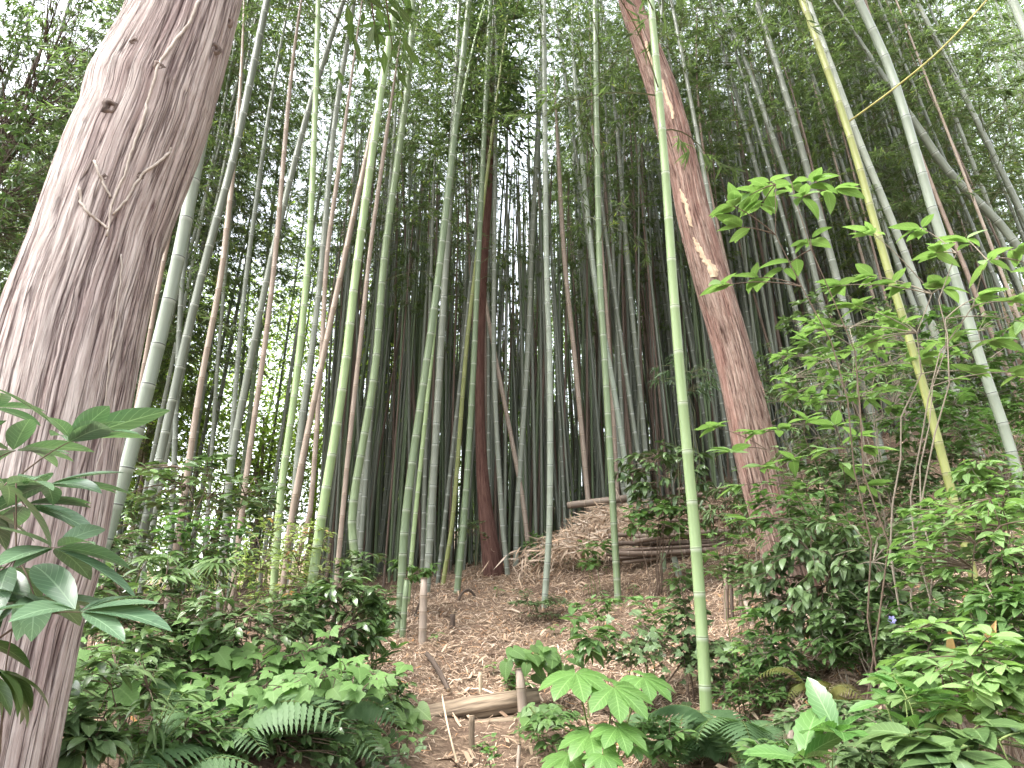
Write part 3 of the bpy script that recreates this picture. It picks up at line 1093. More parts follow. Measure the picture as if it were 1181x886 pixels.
# knots on the big trunk
for kx, ky, ks in ((128, 124, .032), (183, 77, .022), (248, 56, .024), (263, 25, .022), (155, 48, .016), (161, 203, .017), (121, 205, .014)):
    c = cast(BV1, kx, ky, 0)
    if c is None:
        continue
    d = (CAM - c); d.z *= .3
    nrm = d.normalized()
    mbk = MB()
    a = nrm.orthogonal().normalized(); b = nrm.cross(a)
    rk = random.Random(int(kx))
    prof = [(.0, -.35), (.35, -.3), (.55, .25), (.85, .5), (1.1, .3), (1.5, -.15)]
    prev = None
    jit = [rk.uniform(.75, 1.25) for _ in range(12)]
    for q, hgt in prof:
        ring = []
        for j in range(12):
            ang = 2 * PI * j / 12
            rad = .72 * ks * q * jit[j]
            ring.append(mbk.vert(c + (a * math.cos(ang) + b * math.sin(ang)) * rad + nrm * (hgt * ks * .6), .2 + .6 * q))
        if prev:
            for j in range(12):
                mbk.face((prev[j], prev[(j + 1) % 12], ring[(j + 1) % 12], ring[j]))
        prev = ring
    mbk.build('knot', M['knot'], t1)


def strip_on(bv, edges, off, name, mat, root, sub=6):
    """a patch lying on a trunk between left and right pixel edges"""
    mbp = MB()
    rows = []
    for i in range(len(edges) - 1):
        for kx in range(sub):
            t = kx / sub
            e0, e1 = edges[i], edges[i + 1]
            rows.append([e0[j] * (1 - t) + e1[j] * t for j in range(3)])
    rows.append(list(edges[-1]))
    prev = None; L = 0
    for i, (py, xl, xr) in enumerate(rows):
        xl += R.uniform(-1.2, 1.2); xr += R.uniform(-1.2, 1.2)
        ring = []
        for j in range(5):
            p = cast(bv, xl + (xr - xl) * j / 4, py, off * (1 if 0 < j < 4 else -.3))
            if p is None:
                ring = None; break
            ring.append(mbp.vert(p, .6, j / 2, 0, i * .06))
        if ring and prev:
            for j in range(4):
                mbp.face((prev[j], prev[j + 1], ring[j + 1], ring[j]))
        prev = ring
    return mbp.build(name, mat, root)


strip_on(BV2, [(218, 784, 786), (230, 786, 792), (248, 791, 797), (262, 796, 800)], .012, 'bare_wood', M['bare'], t2)
strip_on(BV2, [(274, 799, 801), (284, 801, 809), (296, 806, 814), (306, 813, 818)], .012, 'bare_wood', M['bare'], t2)
strip_on(BV2, [(82, 757, 759), (95, 760, 766), (110, 766, 771), (125, 771, 777), (138, 776, 778)], .012, 'bare_wood', M['bare'], t2)
strip_on(BV2, [(48, 744, 748), (62, 747, 752), (76, 750, 755)], .012, 'bare_wood', M['bare'], t2)
strip_on(BV2, [(300, 812, 820), (312, 815, 829), (320, 819, 827)], .012, 'bare_wood', M['bare'], t2)
# torn bark slivers on the red trunk
for i in range(70):
    py = R.uniform(60, 660)
    j = max(q for q in range(len(rows2)) if rows2[q][0] <= py)
    xl, xr = rows2[j][1], rows2[j][2]
    px = R.uniform(xl + 4, xr + 14)
    c = cast(BV2, px, py, .0)
    if c is None:
        continue
    if i > 26:
        break
    mbs = MB()
    d = Vector((R.gauss(.05, .05), R.gauss(-.1, .08), -1)).normalized()
    mbs.leaf(c, d, Vector((0, -1, 0)), R.uniform(.1, .35), R.uniform(.012, .03), R.uniform(.35, .7), 0, 4, -.35, .1, 'lance')
    mbs.build('bark_strip', M['bark2'], t2)


# pale dry vines on the big trunk
def vine(lines, label, r=.0058):
    first = None
    mbv = MB()
    for ln in lines:
        pts = []
        for (x0, y0), (x1, y1) in zip(ln, ln[1:]):
            for kx in range(5):
                p = cast(BV1, x0 + (x1 - x0) * kx / 5 + R.uniform(-.5, .5), y0 + (y1 - y0) * kx / 5, .004)
                if p is not None:
                    pts.append(p)
        if len(pts) > 2:
            if first is None:
                first = pts[0]
            mbv.tube(pts, [r * (1 - .3 * i / len(pts)) for i in range(len(pts))], 6)
    o = mbv.build('climbing_vine', M['vine'])
    tag(o, label, 'vine')
    return o


S = 400 / 1181.0
vine([[(x * S, y * S) for x, y in ((675, 0), (640, 90), (610, 120), (575, 170), (535, 230), (530, 270), (500, 350), (500, 370), (470, 460), (440, 540), (425, 600), (395, 650), (380, 700), (375, 740), (360, 820))],
      [(x * S, y * S) for x, y in ((585, 505), (555, 540), (490, 590), (450, 640), (430, 680), (375, 745))],
      [(x * S, y * S) for x, y in ((270, 640), (275, 690), (300, 725), (345, 760), (370, 785))],
      [(x * S, y * S) for x, y in ((325, 550), (335, 590), (355, 630), (385, 685))]], 'pale dry vine with forked rootlets climbing high on the big cedar trunk')
vine([[(x * S, 290 + y * S) for x, y in ((410, 10), (415, 60), (398, 180), (385, 270), (372, 330), (365, 420), (360, 470), (350, 600), (345, 680), (325, 740), (308, 830), (300, 886))]], 'single thin pale vine running down the lower right of the big cedar trunk', .0032)
# high loops on t1 continue up out of sight
cedar_crown(t1, tp1, 51)
cedar_crown(t2, at(704, -40, 6.8) + Vector((-.35, 0, 1.3)), 52, 5)
cedar_crown(t3, at(566, 165, 11.2), 53, 4.5, .45)

# ------------------------------------------------------------------ shrubs and plants
def onshoot(mb, tb, te, n, L, W, shape, seg, droop, fold, rr, lift, serr=0., whorl=.5, m=0, tone=None, updir=.15):
    """leaves along a twig, most of them near its tip"""
    ax = (te - tb).normalized()
    h = ax.copy(); h.z = 0
    if h.length < .1:
        a0 = rr.uniform(0, 6.28); h = Vector((math.cos(a0), math.sin(a0), 0))
    h.normalize()
    base = math.atan2(h.y, h.x)
    t0 = rr.uniform(.2, .8) if tone is None else tone
    for i in range(n):
        f = 1 - whorl * (rr.random() ** 1.5)
        b = tb.lerp(te, f)
        a = base + (i * 2.39996 if f > .85 else (1 if i % 2 else -1) * rr.uniform(.5, 1.4)) + rr.gauss(0, .2)
        d = Vector((math.cos(a), math.sin(a), updir + rr.gauss(lift, .22))).normalized()
        d = (d + ax * .35).normalized()
        nr = UP + Vector((rr.gauss(0, .28), rr.gauss(0, .28), 0))
        s = rr.uniform(.7, 1.1) * (1.05 if f < .95 else .85)
        mb.leaf(b + d * .008, d, nr, L * s, W * s, min(1, max(0, t0 + rr.gauss(0, .15))), m, seg, droop * rr.uniform(.5, 1.5), fold, shape, serr)


def shrub(name, label, cat, crown, r, tips, per, L, W, mat, seed, shape='ell', seg=5, droop=.5, fold=.2, depth=None, base=None, stems=4, stemr=.008, stemm='stem', lift=0., serr=0., whorl=.55, group=None, shell=.45, twl=(.12, .3), tiers=None, updir=.15, tipspx=None):
    """crown=(px,py,Y) centre, r=(half width, half height) in px at that distance; the base stands on the ground below"""
    rr = random.Random(seed)
    c = at(*crown)
    s = zc(c) / F
    rx, rz = r[0] * s, r[1] * s
    ry = depth if depth is not None else min(.9, (rx + rz) * .5)
    if base is None:
        bx, by = c.x, c.y
    else:
        q = at(base[0], 700, base[1]); bx, by = q.x, base[1]
    root = thing(name, label, cat, gp(bx, by), group)
    b0 = Vector((bx, by, gz(bx, by) - .05))
    mbs = MB(); mbl = MB()
    samples = []
    for i in range(stems):
        a = rr.uniform(0, 6.28); q = rr.uniform(.1, .7)
        e = c + Vector((rx * q * math.cos(a), ry * q * math.sin(a), rz * rr.uniform(-.2, .7)))
        bb = b0 + Vector((rr.gauss(0, .03), rr.gauss(0, .03), 0))
        ln = (e - bb).length
        m = bb.lerp(e, .45) + Vector((rr.gauss(0, .09) * ln, rr.gauss(0, .07) * ln, ln * .14))
        cv = [p + Vector((rr.gauss(0, .012), rr.gauss(0, .012), 0)) * (ln if 0 < j < 9 else 0) for j, p in enumerate(bez(bb, m, e, 9))]
        rad = stemr * rr.uniform(.5, .85)
        mbs.tube(cv, [rad * (1 - .6 * j / 9) for j in range(10)], 6, .5, 0)
        samples += cv[3:]
    tips = len(tipspx) if tipspx else int(tips * (1.7 if tips > 20 else 1.25))
    for i in range(tips):
        while True:
            v = Vector((rr.uniform(-1, 1), rr.uniform(-1, 1), rr.uniform(-1, 1)))
            if shell < v.length <= 1:
                break
        if tipspx:
            tipc = tipspx[i % len(tipspx)]
        if tiers:
            v.z = round(v.z * tiers) / tiers + rr.gauss(0, .05)
        e = c + Vector((v.x * rx, v.y * ry, v.z * rz))
        if tipspx:
            e = at(*tipc)
        if e.z < gz(e.x, e.y) + .04:
            e.z = gz(e.x, e.y) + .04 + rr.random() * .1
        sb = min(samples, key=lambda p: (p - e).length + (.25 if p.z > e.z + .1 else 0))
        m = sb.lerp(e, .5) + UP * ((sb - e).length * .12)
        cv = bez(sb, m, e, 5)
        mbs.tube(cv, [stemr * .42, stemr * .38, stemr * .34, stemr * .3, stemr * .26, stemr * .2], 4, .5, 0, False)
        tl = rr.uniform(*twl)
        dlast = (e - cv[3]).normalized()
        onshoot(mbl, e - dlast * tl, e, per if isinstance(per, int) else rr.randint(*per), L, W, shape, seg, droop, fold, rr, lift, serr, whorl, updir=updir)
    mbs.build('stem', M[stemm], root)
    mbl.build('foliage', M[mat], root)
    return root


# --- left edge: broad evergreen sprays in front of the big trunk
shrub('evergreen_shrub', 'evergreen shrub with long glossy leaves reaching in front of the big left trunk', 'shrub', (0, 590, 1.6), (70, 95), 11, (7, 9), .185, .056, 'bay', 61, 'ell', 9, .45, .25, .18, (-60, 1.6), 4, .006, 'stem', .0, 0, .22, None, .5, (.04, .08), None, .1, [(84, 508, 1.55), (18, 520, 1.7), (64, 632, 1.5), (10, 655, 1.55), (-30, 590, 1.6), (-25, 690, 1.5), (30, 585, 1.75), (92, 706, 1.42), (-60, 520, 1.6), (5, 560, 1.45), (40, 690, 1.5), (-10, 470, 1.65), (55, 560, 1.6)])
shrub('evergreen_shrub', 'dark low shrub with hanging leaves at the lower left edge before the trunk', 'shrub', (-40, 770, 1.6), (65, 40), 6, (4, 6), .15, .05, 'dark', 62, 'ell', 8, .8, .2, .12, (-70, 1.65), 3, .007, 'stem', -.3, 0, .4, None, .4, (.05, .1))
# --- left middle
shrub('leafy_shrub', 'dark glossy shrub with layered leaf rosettes right of the big left trunk', 'shrub', (228, 562, 5.6), (92, 38), 30, (7, 9), .135, .056, 'dark', 63, 'obov', 6, .5, .15, .5, (230, 5.6), 5, .012, 'stem', .1, 0, .25, None, .3, (.08, .14))
shrub('leafy_shrub', 'small dark shrub with pointed leaves beneath the pale grey-green bamboo', 'shrub', (165, 690, 4.3), (70, 55), 40, (5, 7), .11, .034, 'dark', 64, 'ovate', 6, .6, .2, .4, None, 5, .008)
shrub('heavenly_bamboo_shrub', 'airy yellow-green shrub with small leaves tinged orange below the bright bamboo pair', 'shrub', (318, 655, 4.6), (52, 70), 70, (5, 8), .055, .02, 'yel', 65, 'ovate', 4, .4, .15, .35, None, 6, .006, 'stem', .0, 0, .8, None, .2, (.12, .25))
shrub('leafy_shrub', 'mixed green bush filling the gap under the yellow-green shrub', 'shrub', (270, 715, 4.3), (100, 45), 60, (5, 7), .085, .036, 'blue', 66, 'ovate', 5, .6, .2, .45, None, 7, .008)
shrub('aucuba_shrub', 'dense dark glossy shrub at the left side of the path', 'shrub', (385, 715, 5.3), (62, 52), 75, (6, 8), .12, .045, 'dark', 67, 'ell', 6, .7, .2, .45, None, 6, .010, 'stem', -.15, .1, .35)
shrub('aucuba_shrub', 'young glossy shrub with bright upright tip leaves left of the cut posts', 'shrub', (435, 748, 5.4), (30, 28), 10, (6, 8), .15, .048, 'mid', 68, 'ell', 7, .4, .2, .2, None, 3, .008, 'stem_g', .45, .08, .25)
shrub('leafy_shrub', 'low bluish shrub in the shade behind the light green lobed leaves', 'shrub', (395, 800, 4.5), (70, 32), 44, (5, 7), .09, .04, 'blue', 69, 'ovate', 5, .6, .2, .35, None, 5, .007)
shrub('leafy_shrub', 'grey-green undergrowth shrub at the foot of the big left trunk', 'shrub', (120, 800, 3.1), (60, 52), 36, (4, 6), .12, .032, 'blue', 70, 'lance', 6, .7, .15, .35, None, 5, .007)


# fan palm
def fan_palm(px, py, Y, label, seed, nfr, R0, up, mat='dark'):
    rr = random.Random(seed)
    c = at(px, py, Y)
    root = thing('fan_palm', label, 'palm', gp(c.x, c.y))
    b = Vector((c.x, c.y, gz(c.x, c.y) - .03))
    mbs = MB()
    mbs.tube([b, b + UP * .12], [.035, .03], 8)
    mbs.build('trunk', M['stem'], root)
    for i in range(nfr):
        a = 6.283 * i / nfr + rr.uniform(-.3, .3)
        h = Vector((math.cos(a), math.sin(a), 0))
        tip = c + h * R0 * rr.uniform(.5, 1.0) + UP * rr.uniform(-.06, .1)
        cv = bez(b + UP * .1, b + UP * (c.z - b.z) * up + h * .05, tip, 7)
        mbf = MB()
        mbf.tube(cv, [.006] * 5 + [.005] * 3, 5, .3, 1, False)
        d = (h + UP * rr.uniform(-.1, .3)).normalized()
        nr = (UP + h * .25).normalized()
        sd = d.cross(nr).normalized()
        for q in range(19):
            ang = math.radians(-125 + 250 * q / 18)
            dd = (d * math.cos(ang) + sd * math.sin(ang)).normalized()
            mbf.leaf(tip, dd, nr, .30 * rr.uniform(.85, 1.1) * (1 - .25 * abs(ang) / 2.2), .026, rr.uniform(.2, .8), 0, 6, .75, .35, 'lance')
        mbf.build('frond', [M[mat], M['stem_g']], root)


fan_palm(217, 655, 4.7, 'dark fan palm with drooping fingered fronds right of the pale leaning bamboo', 81, 5, .22, .9)
fan_palm(262, 640, 5.1, 'second fan palm, greyer and half hidden beneath the yellow-green shrub', 82, 4, .2, .9, 'blue')

# lobed light green leaves
LOBED = [(-.02, .08), (-.16, .26), (-.06, .42), (.12, .50), (.36, .66), (.40, .44), (.48, .30), (.64, .30), (.80, .16), (1.06, .0), (.80, -.16), (.64, -.30), (.48, -.30), (.40, -.44), (.36, -.66), (.12, -.50), (-.06, -.42), (-.16, -.26), (-.02, -.08)]
HEART = [(-.03, .08), (-.16, .26), (-.05, .44), (.2, .48), (.5, .36), (.76, .18), (1.0, 0), (.76, -.18), (.5, -.36), (.2, -.48), (-.05, -.44), (-.16, -.26), (-.03, -.08)]
IVY = [(-.05, .1), (-.1, .35), (.15, .55), (.3, .3), (.6, .38), (.65, .2), (1, 0), (.65, -.2), (.6, -.38), (.3, -.3), (.15, -.55), (-.1, -.35), (-.05, -.1)]


def lobed_plant(name, label, cat, line, Y, n, size, shape, mat, seed, spread=12, base=None, stemm='stem', tilt=.45, ydep=.25, group=None):
    """a leafy runner: leaves on stalks along a bent stem that starts from the ground"""
    rr = random.Random(seed)
    pts = [at(px, py, Y) for px, py in line]
    c = pts[len(pts) // 2]
    bpt = Vector((pts[0].x, pts[0].y + .1, gz(pts[0].x, pts[0].y + .1) - .03)) if base is None else gp(at(base, 700, Y).x, Y) - UP * .03
    root = thing(name, label, cat, Vector((bpt.x, bpt.y, bpt.z + .03)), group)
    near = min(range(len(pts)), key=lambda i: (pts[i] - bpt).length)
    mbs = MB(); mbl = MB()
    cv = catmull(pts, 6)
    mbs.tube(cv, .004, 5)
    mbs.tube(bez(bpt, bpt.lerp(pts[near], .5) + Vector((.03, .04, .05)), pts[near], 7), .006, 5)
    P = Path(cv)
    s = zc(c) / F
    for i in range(int(n * 1.8)):
        b = P(P.L * rr.random())
        e = b + Vector((rr.gauss(0, spread * s), rr.uniform(-ydep, ydep), rr.gauss(0, spread * s * .7)))
        if e.z < gz(e.x, e.y) + .03:
            e.z = gz(e.x, e.y) + .03
        mbs.tube(bez(b, b.lerp(e, .5) + UP * .03, e, 4), .0022, 4, .5, 0, False)
        a = rr.uniform(0, 6.28)
        d = Vector((math.cos(a) * .8, math.sin(a) * .5 - .55, rr.uniform(-.55, -.05))).normalized()
        nr = Vector((rr.gauss(0, .38), -tilt + rr.gauss(0, .38), 1)).normalized()
        mbl.outline(e, d, nr, size * rr.uniform(.6, 1.1), shape, min(1, max(0, rr.gauss(.5, .22))), 0, .35)
    mbs.build('stem', M[stemm], root)
    mbl.build('foliage', M[mat], root)
    return root


lobed_plant('bramble', 'long arching spray of light green lobed leaves across the lower left', 'plant', [(140, 790), (200, 775), (270, 800), (330, 795), (400, 775), (440, 790)], 3.9, 100, .10, LOBED, 'lobed', 91, 13, 300)
lobed_plant('bramble', 'upper light green lobed-leaf spray behind the long arching one', 'plant', [(240, 735), (265, 755), (310, 760), (350, 752), (375, 745)], 4.2, 36, .105, LOBED, 'lobed', 92, 12)
lobed_plant('bramble', 'upright stem of light green lobed leaves below the fan palm', 'plant', [(228, 712), (236, 722), (247, 735), (255, 752)], 4.2, 14, .11, LOBED, 'lobed', 93, 9)
lobed_plant('bramble', 'pale green broad leaves hugging the right foot of the big trunk', 'plant', [(88, 745), (100, 765), (110, 790), (150, 790)], 3.4, 26, .115, LOBED, 'lobed', 94, 12)
lobed_plant('heart_vine', 'bright green heart-leaved vine hanging at the left edge of the path', 'plant', [(405, 822), (415, 835), (425, 850), (415, 868)], 4.4, 14, .13, HEART, 'light', 95, 8, None, 'stem_g', .9, .1)
lobed_plant('heart_vine', 'bright lobed leaf plant beside the left end of the log step', 'plant', [(462, 812), (470, 820), (480, 815)], 5.5, 7, .19, HEART, 'light', 96, 6, None, 'stem_g', .7, .1)
lobed_plant('heart_vine', 'patch of heart-shaped leaves right of the leaning stake by the log', 'plant', [(590, 752), (605, 760), (625, 755), (640, 770)], 5.9, 24, .13, HEART, 'mid', 97, 9, None, 'stem_g', .6, .2)
lobed_plant('heart_vine', 'low heart-shaped leaves between the log end and the palmate plant', 'plant', [(610, 815), (620, 825), (640, 820)], 5.3, 9, .15, HEART, 'mid', 98, 8, None, 'stem_g', .7, .15)
lobed_plant('ivy', 'dark ivy creeping along the left border of the lower path', 'ivy', [(300, 860), (350, 870), (420, 875), (470, 870)], 4.3, 60, .085, IVY, 'blue', 99, 16, None, 'stem', .8, .35)
lobed_plant('ivy', 'dark ivy mat beside the thick bright green bamboo base', 'ivy', [(740, 720), (790, 760), (850, 750), (880, 770)], 5.4, 70, .08, IVY, 'blue', 100, 20, None, 'stem', .7, .35)


# ferns
def fern(px, py, Y, label, seed, nfr=8, L=.55, mat='fern', spread=(0, 6.283), upk=.72, name='fern'):
    rr = random.Random(seed)
    g = ground_pt(px, py, Y)
    root = thing(name, label, 'fern', g)
    for i in range(nfr):
        a = spread[0] + (spread[1] - spread[0]) * (i + rr.random() * .6) / nfr
        h = Vector((math.cos(a), math.sin(a), 0))
        l = L * rr.uniform(.6, 1.15)
        uk = upk * rr.uniform(.55, 1.5)
        sw = Vector((rr.gauss(0, .16), rr.gauss(0, .16), rr.gauss(0, .12))) * l
        cv = bez(g - UP * .02, g + h * l * .35 + UP * l * uk, g + h * l * .95 + UP * l * uk * .35 + sw, 22)
        mbf = MB()
        mbf.tube(cv, [.003 - .0001 * j for j in range(23)], 4, .3, 1, False)
        t0 = rr.uniform(.15, .9)
        roll = Vector((rr.gauss(0, .3), rr.gauss(0, .3), 0))
        for j in range(3, 23):
            q = (j - 3) / 19
            pl = l * .30 * math.sin(PI * (.18 + .8 * q)) ** .8
            d = (cv[j] - cv[j - 1]).normalized()
            nr = (UP + roll - d * (UP + roll).dot(d)).normalized()
            sd = d.cross(nr).normalized()
            for sg in (-1, 1):
                pd = (sd * sg + d * .38 - UP * .12).normalized()
                mbf.leaf(cv[j], pd, nr, pl * 1.15, pl * .21, min(1, max(0, t0 + rr.gauss(0, .07))), 0, 13, .5, .1, 'lance', .2)
        mbf.build('frond', [M[mat], M['stem_g']], root)
    return root


def ground_pt(px, py, Y):
    p = at(px, py, Y)
    return gp(p.x, p.y)


fern(250, 868, 3.7, 'large green fern with spreading fronds under the light green spray', 111, 10, .62)
fern(365, 845, 4.1, 'green fern right of the larger one, beside the path', 112, 9, .55)
fern(180, 868, 3.3, 'small fern between the big trunk and the largest fern', 113, 6, .4)
fern(850, 835, 4.3, 'green fern arching right of the thick bright bamboo base', 114, 9, .56)
fern(775, 828, 4.6, 'green fern arching left of the thick bright bamboo base', 115, 8, .5)
fern(1005, 800, 4.0, 'upright soft fern in front of the blue-green shrub', 116, 8, .34, 'fern', (0, 6.283), .75)
fern(945, 800, 4.5, 'dry olive-brown fern below the drooping blue-green shrub', 117, 8, .28, 'fernb', (0, 6.283), .95)
fern(880, 870, 3.7, 'low green fern at the bottom right of the bright bamboo', 118, 7, .45)

# dwarf bamboo clump with long blades near the big trunk
rr = random.Random(120)
for (px, Y, lab, s) in ((105, 3.0, 'dwarf bamboo with long dark blades at the foot of the big trunk', 1), (165, 3.4, 'second clump of long dark blades, right of the first at the trunk foot', .9)):
    g = ground_pt(px, 860, Y)
    root = thing('dwarf_bamboo', lab, 'plant', g)
    mbs = MB(); mbl = MB()
    for i in range(16):
        a = rr.uniform(0, 6.28)
        e = g + Vector((math.cos(a) * .16, math.sin(a) * .16, rr.uniform(.15, .42)))
        mbs.tube([g - UP * .03, g.lerp(e, .6) + UP * .05, e], .0025, 4)
        for _ in range(4):
            a2 = a + rr.gauss(0, .9)
            d = Vector((math.cos(a2), math.sin(a2), rr.uniform(-.2, .6))).normalized()
            mbl.leaf(e, d, UP + Vector((rr.gauss(0, .3), rr.gauss(0, .3), 0)), rr.uniform(.16, .27) * s, .024, rr.random(), 0, 7, 1.0, .2, 'lance')
    mbs.build('stem', M['stem_g'], root); mbl.build('foliage', M['blue'], root)


# palmate plant in the middle
def palmate(mbl, mbs, b, c, d, nr, size, rr, lobes=8):
    mbs.tube(bez(b, b.lerp(c, .5) + UP * .05, c, 7), [.006] * 4 + [.0045] * 4, 6)
    d = d.normalized()
    sd = d.cross(nr).normalized(); nr = sd.cross(d).normalized()
    t0 = rr.uniform(.35, .75)
    for i in range(lobes):
        ang = math.radians(-140 + 280 * i / (lobes - 1))
        dd = d * math.cos(ang) + sd * math.sin(ang)
        k = 1 - .3 * (abs(ang) / 2.44) ** 1.5
        mbl.leaf(c - nr * (.001 * i), dd, nr, size * k, size * .46 * k, t0 + rr.gauss(0, .04), 0, 9, .5, .18, 'obov', .06)


rr = random.Random(130)
g = ground_pt(695, 880, 4.3)
root = thing('palmate_plant', 'bright glossy palmate-leaved plant with fingered leaves beside the log step', 'plant', g)
mbl = MB(); mbs = MB()
for (px, py, Y, dx, dy, dz, s) in ((664, 776, 4.15, -.25, -.9, -.25, .25), (708, 792, 4.05, .35, -.8, -.35, .25), (742, 780, 4.25, .8, -.3, -.25, .21), (680, 846, 4.0, -.3, -.9, -.3, .20), (712, 838, 3.95, .5, -.8, -.3, .19), (655, 870, 4.1, -.7, -.7, -.2, .18), (695, 870, 3.85, .1, -1, -.4, .13), (730, 858, 4.15, .9, -.2, -.2, .13)):
    palmate(mbl, mbs, g + Vector((rr.gauss(0, .02), rr.gauss(0, .02), 0)), at(px, py, Y), Vector((dx, dy, dz)), Vector((dx * .3, -.35, 1)), s, rr)
mbs.build('stem', M['stem_g'], root); mbl.build('foliage', M['fatsia'], root)

# --- right side
shrub('leafy_shrub', 'dark rosette-leaved shrub growing on the straw heap behind the bright bamboo', 'shrub', (765, 548, 8.4), (55, 42), 46, (6, 8), .15, .05, 'dark', 141, 'ell', 6, .9, .2, .5, (760, 8.4), 5, .012, 'stem', -.2, 0, .3)
shrub('leafy_shrub', 'lower shrub with wider mid-green leaves under the rosette-leaved one', 'shrub', (762, 602, 8.2), (48, 24), 26, (5, 7), .15, .06, 'mid', 142, 'ell', 6, .6, .2, .4, (758, 8.2), 4, .009)
shrub('leafy_shrub', 'grey-leaved dark shrub in front of the stacked poles by the red trunk', 'shrub', (838, 585, 8.0), (42, 36), 40, (5, 7), .14, .03, 'blue', 143, 'lance', 6, .9, .2, .4, (835, 8.0), 4, .009, 'stem', -.4)
shrub('spicebush', 'light green shrub with layered leaf sprays in front of the red trunk', 'shrub', (925, 515, 5.0), (70, 30), 44, (6, 8), .165, .068, 'light', 144, 'ovate', 7, .45, .2, .4, (985, 5.2), 4, .009, 'stem', .0, 0, .6, None, .25, (.08, .2), None, .15, [(842, 522, 4.9), (866, 502, 5.0), (898, 496, 4.9), (930, 482, 5.0), (962, 490, 4.9), (990, 502, 5.0), (1012, 518, 4.9), (880, 540, 5.0), (915, 530, 4.8), (950, 520, 4.9), (986, 542, 4.9), (850, 562, 5.0), (1002, 562, 5.0), (930, 560, 5.0), (820, 492, 5.1), (860, 600, 4.9)])
shrub('spicebush', 'tall shrub holding bright leaf sprays high at the right edge', 'shrub', (1085, 345, 3.7), (90, 55), 44, (6, 8), .16, .066, 'light', 145, 'ovate', 8, .45, .2, .4, (1045, 4.1), 4, .010, 'stem_grey', .0, 0, .6, None, .25, (.08, .18), None, .15, [(1005, 268, 3.8), (1060, 262, 3.6), (1078, 292, 3.5), (1112, 274, 3.6), (1142, 302, 3.5), (1172, 288, 3.6), (1200, 310, 3.7), (1030, 326, 3.9), (1090, 332, 3.7), (1130, 342, 3.9), (1168, 348, 3.6), (1002, 318, 4.0), (984, 352, 3.9), (1040, 372, 4.1), (1102, 382, 3.8), (1150, 392, 3.7), (1182, 372, 3.9), (1004, 392, 4.0), (962, 330, 4.0), (1062, 412, 4.1), (974, 408, 4.1), (1125, 430, 3.9), (1180, 430, 3.8), (940, 380, 4.1)])
shrub('spicebush', 'arching stem with one bright leaf spray beside the red trunk', 'shrub', (905, 232, 3.5), (60, 20), 20, (5, 6), .165, .072, 'light', 146, 'ovate', 8, .5, .2, .2, (985, 3.8), 2, .009, 'stem', -.1, 0, .7, None, .2, (.08, .16), None, .15, [(842, 236, 3.4), (864, 226, 3.5), (884, 210, 3.5), (912, 208, 3.6), (940, 208, 3.5), (966, 218, 3.6), (926, 228, 3.4), (878, 238, 3.6), (850, 262, 3.5), (832, 330, 3.5), (868, 320, 3.7), (935, 275, 3.7), (905, 310, 3.8)])
shrub('spicebush', 'sparser bright sprays below the tall shrub in front of the olive bamboo', 'shrub', (1000, 420, 5.7), (125, 62), 40, (5, 7), .14, .056, 'light', 147, 'ovate', 6, .45, .2, .55, (1050, 5.8), 5, .010, 'stem_grey', .0, 0, .75, None, .25, (.12, .25), 3)
shrub('leafy_shrub', 'dull green thicket shrub between the red trunk and the olive bamboo', 'shrub', (985, 470, 7.6), (120, 60), 110, (5, 7), .13, .036, 'blue', 148, 'lance', 5, .8, .2, .8, None, 7, .012, 'stem_grey', -.2)
shrub('leafy_shrub', 'big blue-green shrub with drooping leaves before the red trunk base', 'shrub', (940, 665, 4.9), (72, 75), 110, (6, 8), .10, .042, 'blue', 149, 'ovate', 6, .9, .2, .45, (960, 5.0), 6, .010, 'stem', -.45)
shrub('leafy_shrub', 'mid-green shrub of rounded leaves on grey branching stems right of centre', 'shrub', (1040, 655, 4.5), (75, 70), 64, (5, 7), .095, .05, 'blue', 150, 'ell', 6, .5, .2, .5, (1040, 4.6), 6, .012, 'stem_grey')
shrub('leafy_shrub', 'pale green leafy shrub at the right edge below the grey-white bamboo', 'shrub', (1125, 640, 3.4), (85, 85), 72, (5, 8), .085, .038, 'light', 151, 'ovate', 6, .5, .2, .45, (1130, 3.5), 6, .009, 'stem')
shrub('leafy_shrub', 'shadowed shrub of dark leaves in the upper bank at right edge', 'shrub', (1140, 520, 6.4), (80, 55), 60, (5, 7), .10, .04, 'mid', 152, 'ovate', 6, .6, .2, .5, None, 6, .010, 'stem_grey')
shrub('leafy_shrub', 'bright green rounded-leaf shrub in the lower right foreground', 'shrub', (1120, 775, 2.7), (85, 60), 44, (5, 7), .095, .042, 'light', 153, 'ell', 7, .5, .2, .35, (1140, 2.75), 5, .008, 'stem')
shrub('aucuba_shrub', 'big dark smooth leaves filling the bottom right corner', 'shrub', (1130, 872, 2.0), (95, 35), 13, (4, 6), .15, .065, 'dark', 154, 'ell', 9, .5, .15, .2, None, 4, .009, 'stem_g', .0, 0, .5)
shrub('aucuba_shrub', 'serrated bright glossy-leaved sprig at the bottom right of centre', 'shrub', (965, 855, 2.6), (20, 12), 5, (7, 8), .22, .09, 'aucuba', 155, 'ell', 13, .4, .2, .1, None, 2, .007, 'stem_g', .15, .08, .15, None, .2, (.05, .09), None, .2, [(966, 846, 2.55), (925, 876, 2.5)])
shrub('aucuba_shrub', 'serrated glossy sprig standing between the bright one and the corner leaves', 'shrub', (1045, 810, 2.6), (38, 40), 6, (5, 6), .13, .048, 'aucuba', 156, 'ell', 11, .4, .2, .12, None, 3, .007, 'stem_g', .2, .08, .35)
shrub('leafy_shrub', 'small slender sapling in front of the brown slats', 'shrub', (835, 640, 6.2), (38, 30), 14, (4, 6), .11, .042, 'mid', 157, 'ovate', 6, .5, .2, .2, None, 2, .006, 'stem_g')
